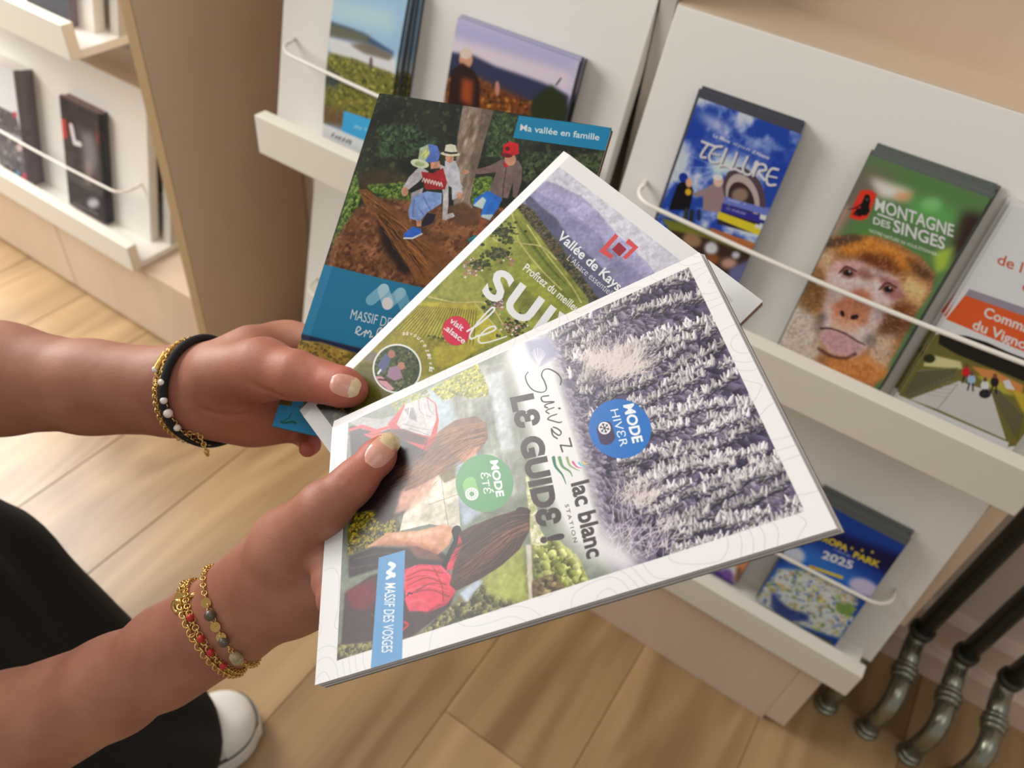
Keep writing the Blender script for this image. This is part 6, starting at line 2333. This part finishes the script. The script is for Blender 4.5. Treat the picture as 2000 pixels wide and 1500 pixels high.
def sneaker(ox, oy, ang):
    ca, sa = math.cos(ang), math.sin(ang)

    def W_(x, y, z):
        return (ox + x * ca - y * sa, oy + x * sa + y * ca, z)
    L_ = 0.245

    def hw(t):                              # half width along the foot, heel 0 > toe 1
        if t > 0.80:
            u = (t - 0.80) / 0.20
            return 0.0425 * math.sqrt(max(0, 1 - u ** 2.3))
        if t < 0.12:
            u = (0.12 - t) / 0.12
            return 0.030 * math.sqrt(max(0, 1 - u * u)) + 0.0
        u = (t - 0.12) / 0.68
        return 0.030 + 0.0125 * (u * u * (3 - 2 * u)) - 0.004 * math.sin(u * math.pi)

    def outline(off, n=40):
        ts = [0.5 - 0.5 * math.cos(math.pi * i / n) for i in range(n + 1)]
        r_ = [(hw(t) + off * (1 if 0.02 < t < 0.98 else 0.3), t * L_ + (off if t > 0.97 else (-off if t < 0.03 else 0))) for t in ts]
        l_ = [(-x, y) for x, y in r_[1:-1][::-1]]
        return r_ + l_

    def slab(name, z0, z1, off, mat, bev=True):
        vs, fs = [], []
        rings = [(off - 0.002, z0), (off, z0 + 0.003), (off, z1 - 0.003), (off - 0.002, z1)] if bev else [(off, z0), (off, z1)]
        n = 0
        for (o_, z) in rings:
            pts = outline(o_)
            n = len(pts)
            vs += [W_(x, y, z) for x, y in pts]
        for k in range(len(rings) - 1):
            for i in range(n):
                j = (i + 1) % n
                fs.append((k * n + i, k * n + j, (k + 1) * n + j, (k + 1) * n + i))
        fs.append(tuple(range(n))[::-1])
        fs.append(tuple((len(rings) - 1) * n + i for i in range(n)))
        return pydata(name, vs, fs, mat, person, False)

    slab('sole', 0.0, 0.030, 0.004, M['rubber'])
    slab('sole_stripe', 0.0292, 0.0312, 0.0030, M['stripe'], False)

    def top(t):
        if t > 0.70:
            u = (t - 0.70) / 0.30
            return 0.030 + 0.034 * math.sqrt(max(0, 1 - u ** 2.2))
        return 0.064 + 0.034 * (0.70 - t) / 0.70

    def shell(name, t0, t1, grow, mat, n=22, m=18, zb=0.026):
        vs, fs = [], []
        for i in range(n + 1):
            t = t0 + (t1 - t0) * i / n
            h, w = top(t) + grow, hw(t) * 0.98 + grow
            for k in range(m + 1):
                a = math.pi * k / m
                c, s_ = math.cos(a), math.sin(a)
                x = w * math.copysign(abs(c) ** 0.72, c)
                z = zb + (h - zb) * abs(s_) ** 0.8
                vs.append(W_(x, t * L_, z))
        for i in range(n):
            for k in range(m):
                a = i * (m + 1) + k
                fs.append((a, a + 1, a + m + 2, a + m + 1))
        return pydata(name, vs, fs, mat, person, True)
    shell('upper', 0.04, 0.995, 0.0, M['canvas'])
    shell('toe_cap', 0.79, 0.992, 0.0016, M['rubber'])
    lc = MB()
    for k in range(4):
        t = 0.70 - k * 0.075
        h = top(t) + 0.002
        lc.tube([W_(-0.02, t * L_, h - 0.006), W_(-0.008, t * L_ + 0.004, h), W_(0.008, t * L_ - 0.004, h), W_(0.02, t * L_, h - 0.006)], 0.0026, 8)
    lc.build('lace', M['canvas'], person, True)


sneaker(-0.505, -0.008, -0.35)
sneaker(-0.90, -0.03, 0.1)

# ------------------------------------------------------------------ bracelets
M['gold'] = plain('gold_chain_metal', srgb(224, 186, 112), 0.22, metal=0.9)
M['cord'] = plain('black_velvet_cord', srgb(20, 19, 21), 0.85, bump=0.4, bscale=900)
M['pearl'] = plain('white_pearl', srgb(232, 224, 212), 0.2, coat=0.5)
M['redbead'] = plain('red_enamel', srgb(186, 36, 40), 0.3)
M['dkbead'] = plain('brown_stone', srgb(96, 84, 62), 0.3, coat=0.3, var=0.4, bscale=300)
M['sandbead'] = plain('beige_stone', srgb(176, 160, 120), 0.3, coat=0.3, var=0.3, bscale=300)


def hit(fld, x, y):
    return fld.march_in(at(x, y, 0.30), ray(x, y), far=0.35)


def ring_through(fld, pxs, centre, off, n=72, axis=None, mix=1.2):
    """a closed loop lying on the skin, in the plane of three points seen in the photo"""
    a, m, b = [hit(fld, *p) if hit(fld, *p) is not None else at(p[0], p[1], 0.49) for p in pxs]
    nr = unit(np.cross(m - a, b - a))
    if axis is not None:
        nr = unit(nr + unit(axis) * (1 if nr @ axis > 0 else -1) * mix)
    c = centre - nr * ((centre - a) @ nr)
    u = unit((m - c) - nr * ((m - c) @ nr))
    v = np.cross(nr, u)
    pts = []
    for k in range(n):
        t = 2 * math.pi * k / n
        pts.append(fld.march(c, u * math.cos(t) + v * math.sin(t), off, 0.08))
    pts = np.array(pts)
    for _ in range(2):
        pts = (np.roll(pts, 1, 0) + 2 * pts + np.roll(pts, -1, 0)) / 4
    return pts, u, v, c


def tube_loop(pts, r, name, mat, parent, n=10):
    P_ = np.vstack([pts, pts[:1]])
    mb = MB()
    mb.tube([tuple(p) for p in P_], r, n, caps=False)
    return mb.build(name, mat, parent, True)


def links(pts, step, R_, r_, mb, closed=True, start=0.0, end=1.0):
    P_ = np.vstack([pts, pts[:1]]) if closed else np.asarray(pts)
    seg = np.linalg.norm(np.diff(P_, axis=0), axis=1)
    cum = np.r_[0, np.cumsum(seg)]
    n = max(2, int(cum[-1] / step))
    for i in range(n):
        f_ = (i + 0.5) / n
        if not start <= f_ <= end:
            continue
        s_ = f_ * cum[-1]
        k = min(len(seg) - 1, np.searchsorted(cum, s_) - 1)
        p = P_[k] + (P_[k + 1] - P_[k]) * (s_ - cum[k]) / max(seg[k], 1e-9)
        t = unit(P_[k + 1] - P_[k])
        side = Vector(t).orthogonal().normalized()
        q = Matrix.Rotation(math.radians(45 + 90 * (i % 2)), 3, Vector(t)) @ side
        mb.ring(tuple(p), tuple(q), R_, r_, 10, 5)
    return mb


def nearest(pts, fld, x, y):
    pr = np.array([proj(p) for p in pts])
    dd = np.hypot(pr[:, 0] - x, pr[:, 1] - y) + 1e4 * (np.linalg.norm(pts - CAM, axis=1) > np.median(np.linalg.norm(pts - CAM, axis=1)) + 0.004)
    return pts[int(np.argmin(dd))]


CL = at(338, 764, 0.497)
AXL = at(440, 762, 0.484) - at(220, 756, 0.512)
pts, u, v, c = ring_through(FLh, [(354, 690), (316, 764), (350, 838)], CL, 0.0024, axis=AXL)
br = empty('bracelet', c, 'thick black cord bracelet around the farther wrist', 'bracelet')
tube_loop(pts, 0.0026, 'cord', M['cord'], br, 12)

pts, u, v, c = ring_through(FLh, [(340, 690), (327, 764), (360, 834)], CL, 0.0026, axis=AXL, mix=0.25)
br = empty('bracelet', c, 'fine gold chain with white pearls and a hanging end, on the farther wrist', 'bracelet')
tag(links(pts, 0.0024, 0.0016, 0.0004, MB()).build('chain', M['gold'], br, True), kind='stuff')
for x, y, r in ((325, 746, 0.0022), (325, 785, 0.0022), (346, 803, 0.0028), (356, 830, 0.0022)):
    p = nearest(pts, FLh, x, y) - FWD * 0.0012
    MB().sphere(tuple(p), r, 14).build('pearl', M['pearl'], br, True)
e0 = nearest(pts, FLh, 364, 838)
e1, e2 = at(391, 852, 0.474), at(405, 886, 0.474)
mb = links([e0, at(384, 845, 0.474), e1, at(398, 868, 0.474), e2], 0.0022, 0.0014, 0.0004, MB(), closed=False)
tag(mb.build('hanging_chain', M['gold'], br, True), kind='stuff')
MB().sphere(tuple(e2), 0.0016, 10, (0.8, 0.8, 1.6)).build('end_bead', M['gold'], br, True)

pts, u, v, c = ring_through(FLh, [(330, 692), (306, 745), (330, 836)], CL, 0.0017, axis=AXL)
br = empty('bracelet', c, 'coiled gold chain bracelet just behind the black cord', 'bracelet')
tag(links(pts, 0.0021, 0.0017, 0.00045, MB()).build('chain', M['gold'], br, True), kind='stuff')
mb = MB()
p0, p1 = hit(FLh, 326, 692), hit(FLh, 308, 722)
for k in range(14):
    q = p0 + (p1 - p0) * k / 13 - FWD * 0.0018
    mb.ring(tuple(q), tuple(unit(p1 - p0)), 0.0021, 0.00045, 12, 5)
mb.build('coil', M['gold'], br, True)
MB().sphere(tuple(hit(FLh, 307, 722) - FWD * 0.002), 0.0022, 14).build('pearl', M['pearl'], br, True)

CR = at(408, 1230, 0.430)
pts, u, v, c = ring_through(FRh, [(356, 1176), (378, 1240), (432, 1304)], CR, 0.0017)
br = empty('bracelet', c, 'wide gold curb chain bracelet on the nearer wrist, with a round clasp tag', 'bracelet')
mb = links(pts, 0.0026, 0.0021, 0.0005, MB())
tag(mb.build('chain', M['gold'], br, True), kind='stuff')
p = hit(FRh, 350, 1182) - FWD * 0.002
mb = MB()
mb.ring(tuple(p), tuple(unit(FWD + RIGHT * 0.4)), 0.0030, 0.0011, 16, 6)
mb.build('clasp', M['gold'], br, True)
p = hit(FRh, 358, 1168) - FWD * 0.0028
mb = MB()
mb.tube([tuple(p - RIGHT * 0.0000), tuple(p - FWD * 0.0009)], 0.0038, 18)
mb.build('disc_tag', M['gold'], br, False)
p = hit(FRh, 372, 1164) - FWD * 0.002
MB().tube([tuple(p), tuple(p + RIGHT * 0.004 - DOWN * 0.002)], 0.0012, 10).build('clasp_bar', M['gold'], br, True)

pts, u, v, c = ring_through(FRh, [(366, 1172), (390, 1236), (440, 1298)], CR, 0.0016)
br = empty('bracelet', c, 'thin gold chain with red enamel beads beside the wide gold chain', 'bracelet')
tag(links(pts, 0.0021, 0.0015, 0.0004, MB()).build('chain', M['gold'], br, True), kind='stuff')
for x, y in ((368, 1208), (387, 1250), (408, 1284), (428, 1304)):
    p = nearest(pts, FRh, x, y) - FWD * 0.0008
    MB().sphere(tuple(p), 0.0019, 12, (1, 1, 1.3)).build('red_bead', M['redbead'], br, True)

pts, u, v, c = ring_through(FRh, [(400, 1146), (424, 1222), (468, 1284)], at(436, 1206, 0.426), 0.0016)
br = empty('bracelet', c, 'gold chain with small discs and brown stones, nearest the hand on the nearer wrist', 'bracelet')
tag(links(pts, 0.0024, 0.0013, 0.0004, MB()).build('chain', M['gold'], br, True), kind='stuff')
for x, y in ((410, 1180), (420, 1220), (436, 1243)):
    p = nearest(pts, FRh, x, y) - FWD * 0.0006
    mb = MB()
    mb.tube([tuple(p + FWD * 0.0004), tuple(p - FWD * 0.0004)], 0.0026, 16)
    mb.build('disc', M['gold'], br, False)
for x, y, mm, r in ((402, 1198, 'dkbead', 0.0029), (412, 1194, 'dkbead', 0.0023), (438, 1254, 'dkbead', 0.0028), (456, 1286, 'sandbead', 0.0030), (464, 1292, 'sandbead', 0.0032)):
    p = nearest(pts, FRh, x, y) - FWD * 0.0012
    MB().sphere(tuple(p), r, 14).build('stone_bead', M[mm], br, True)
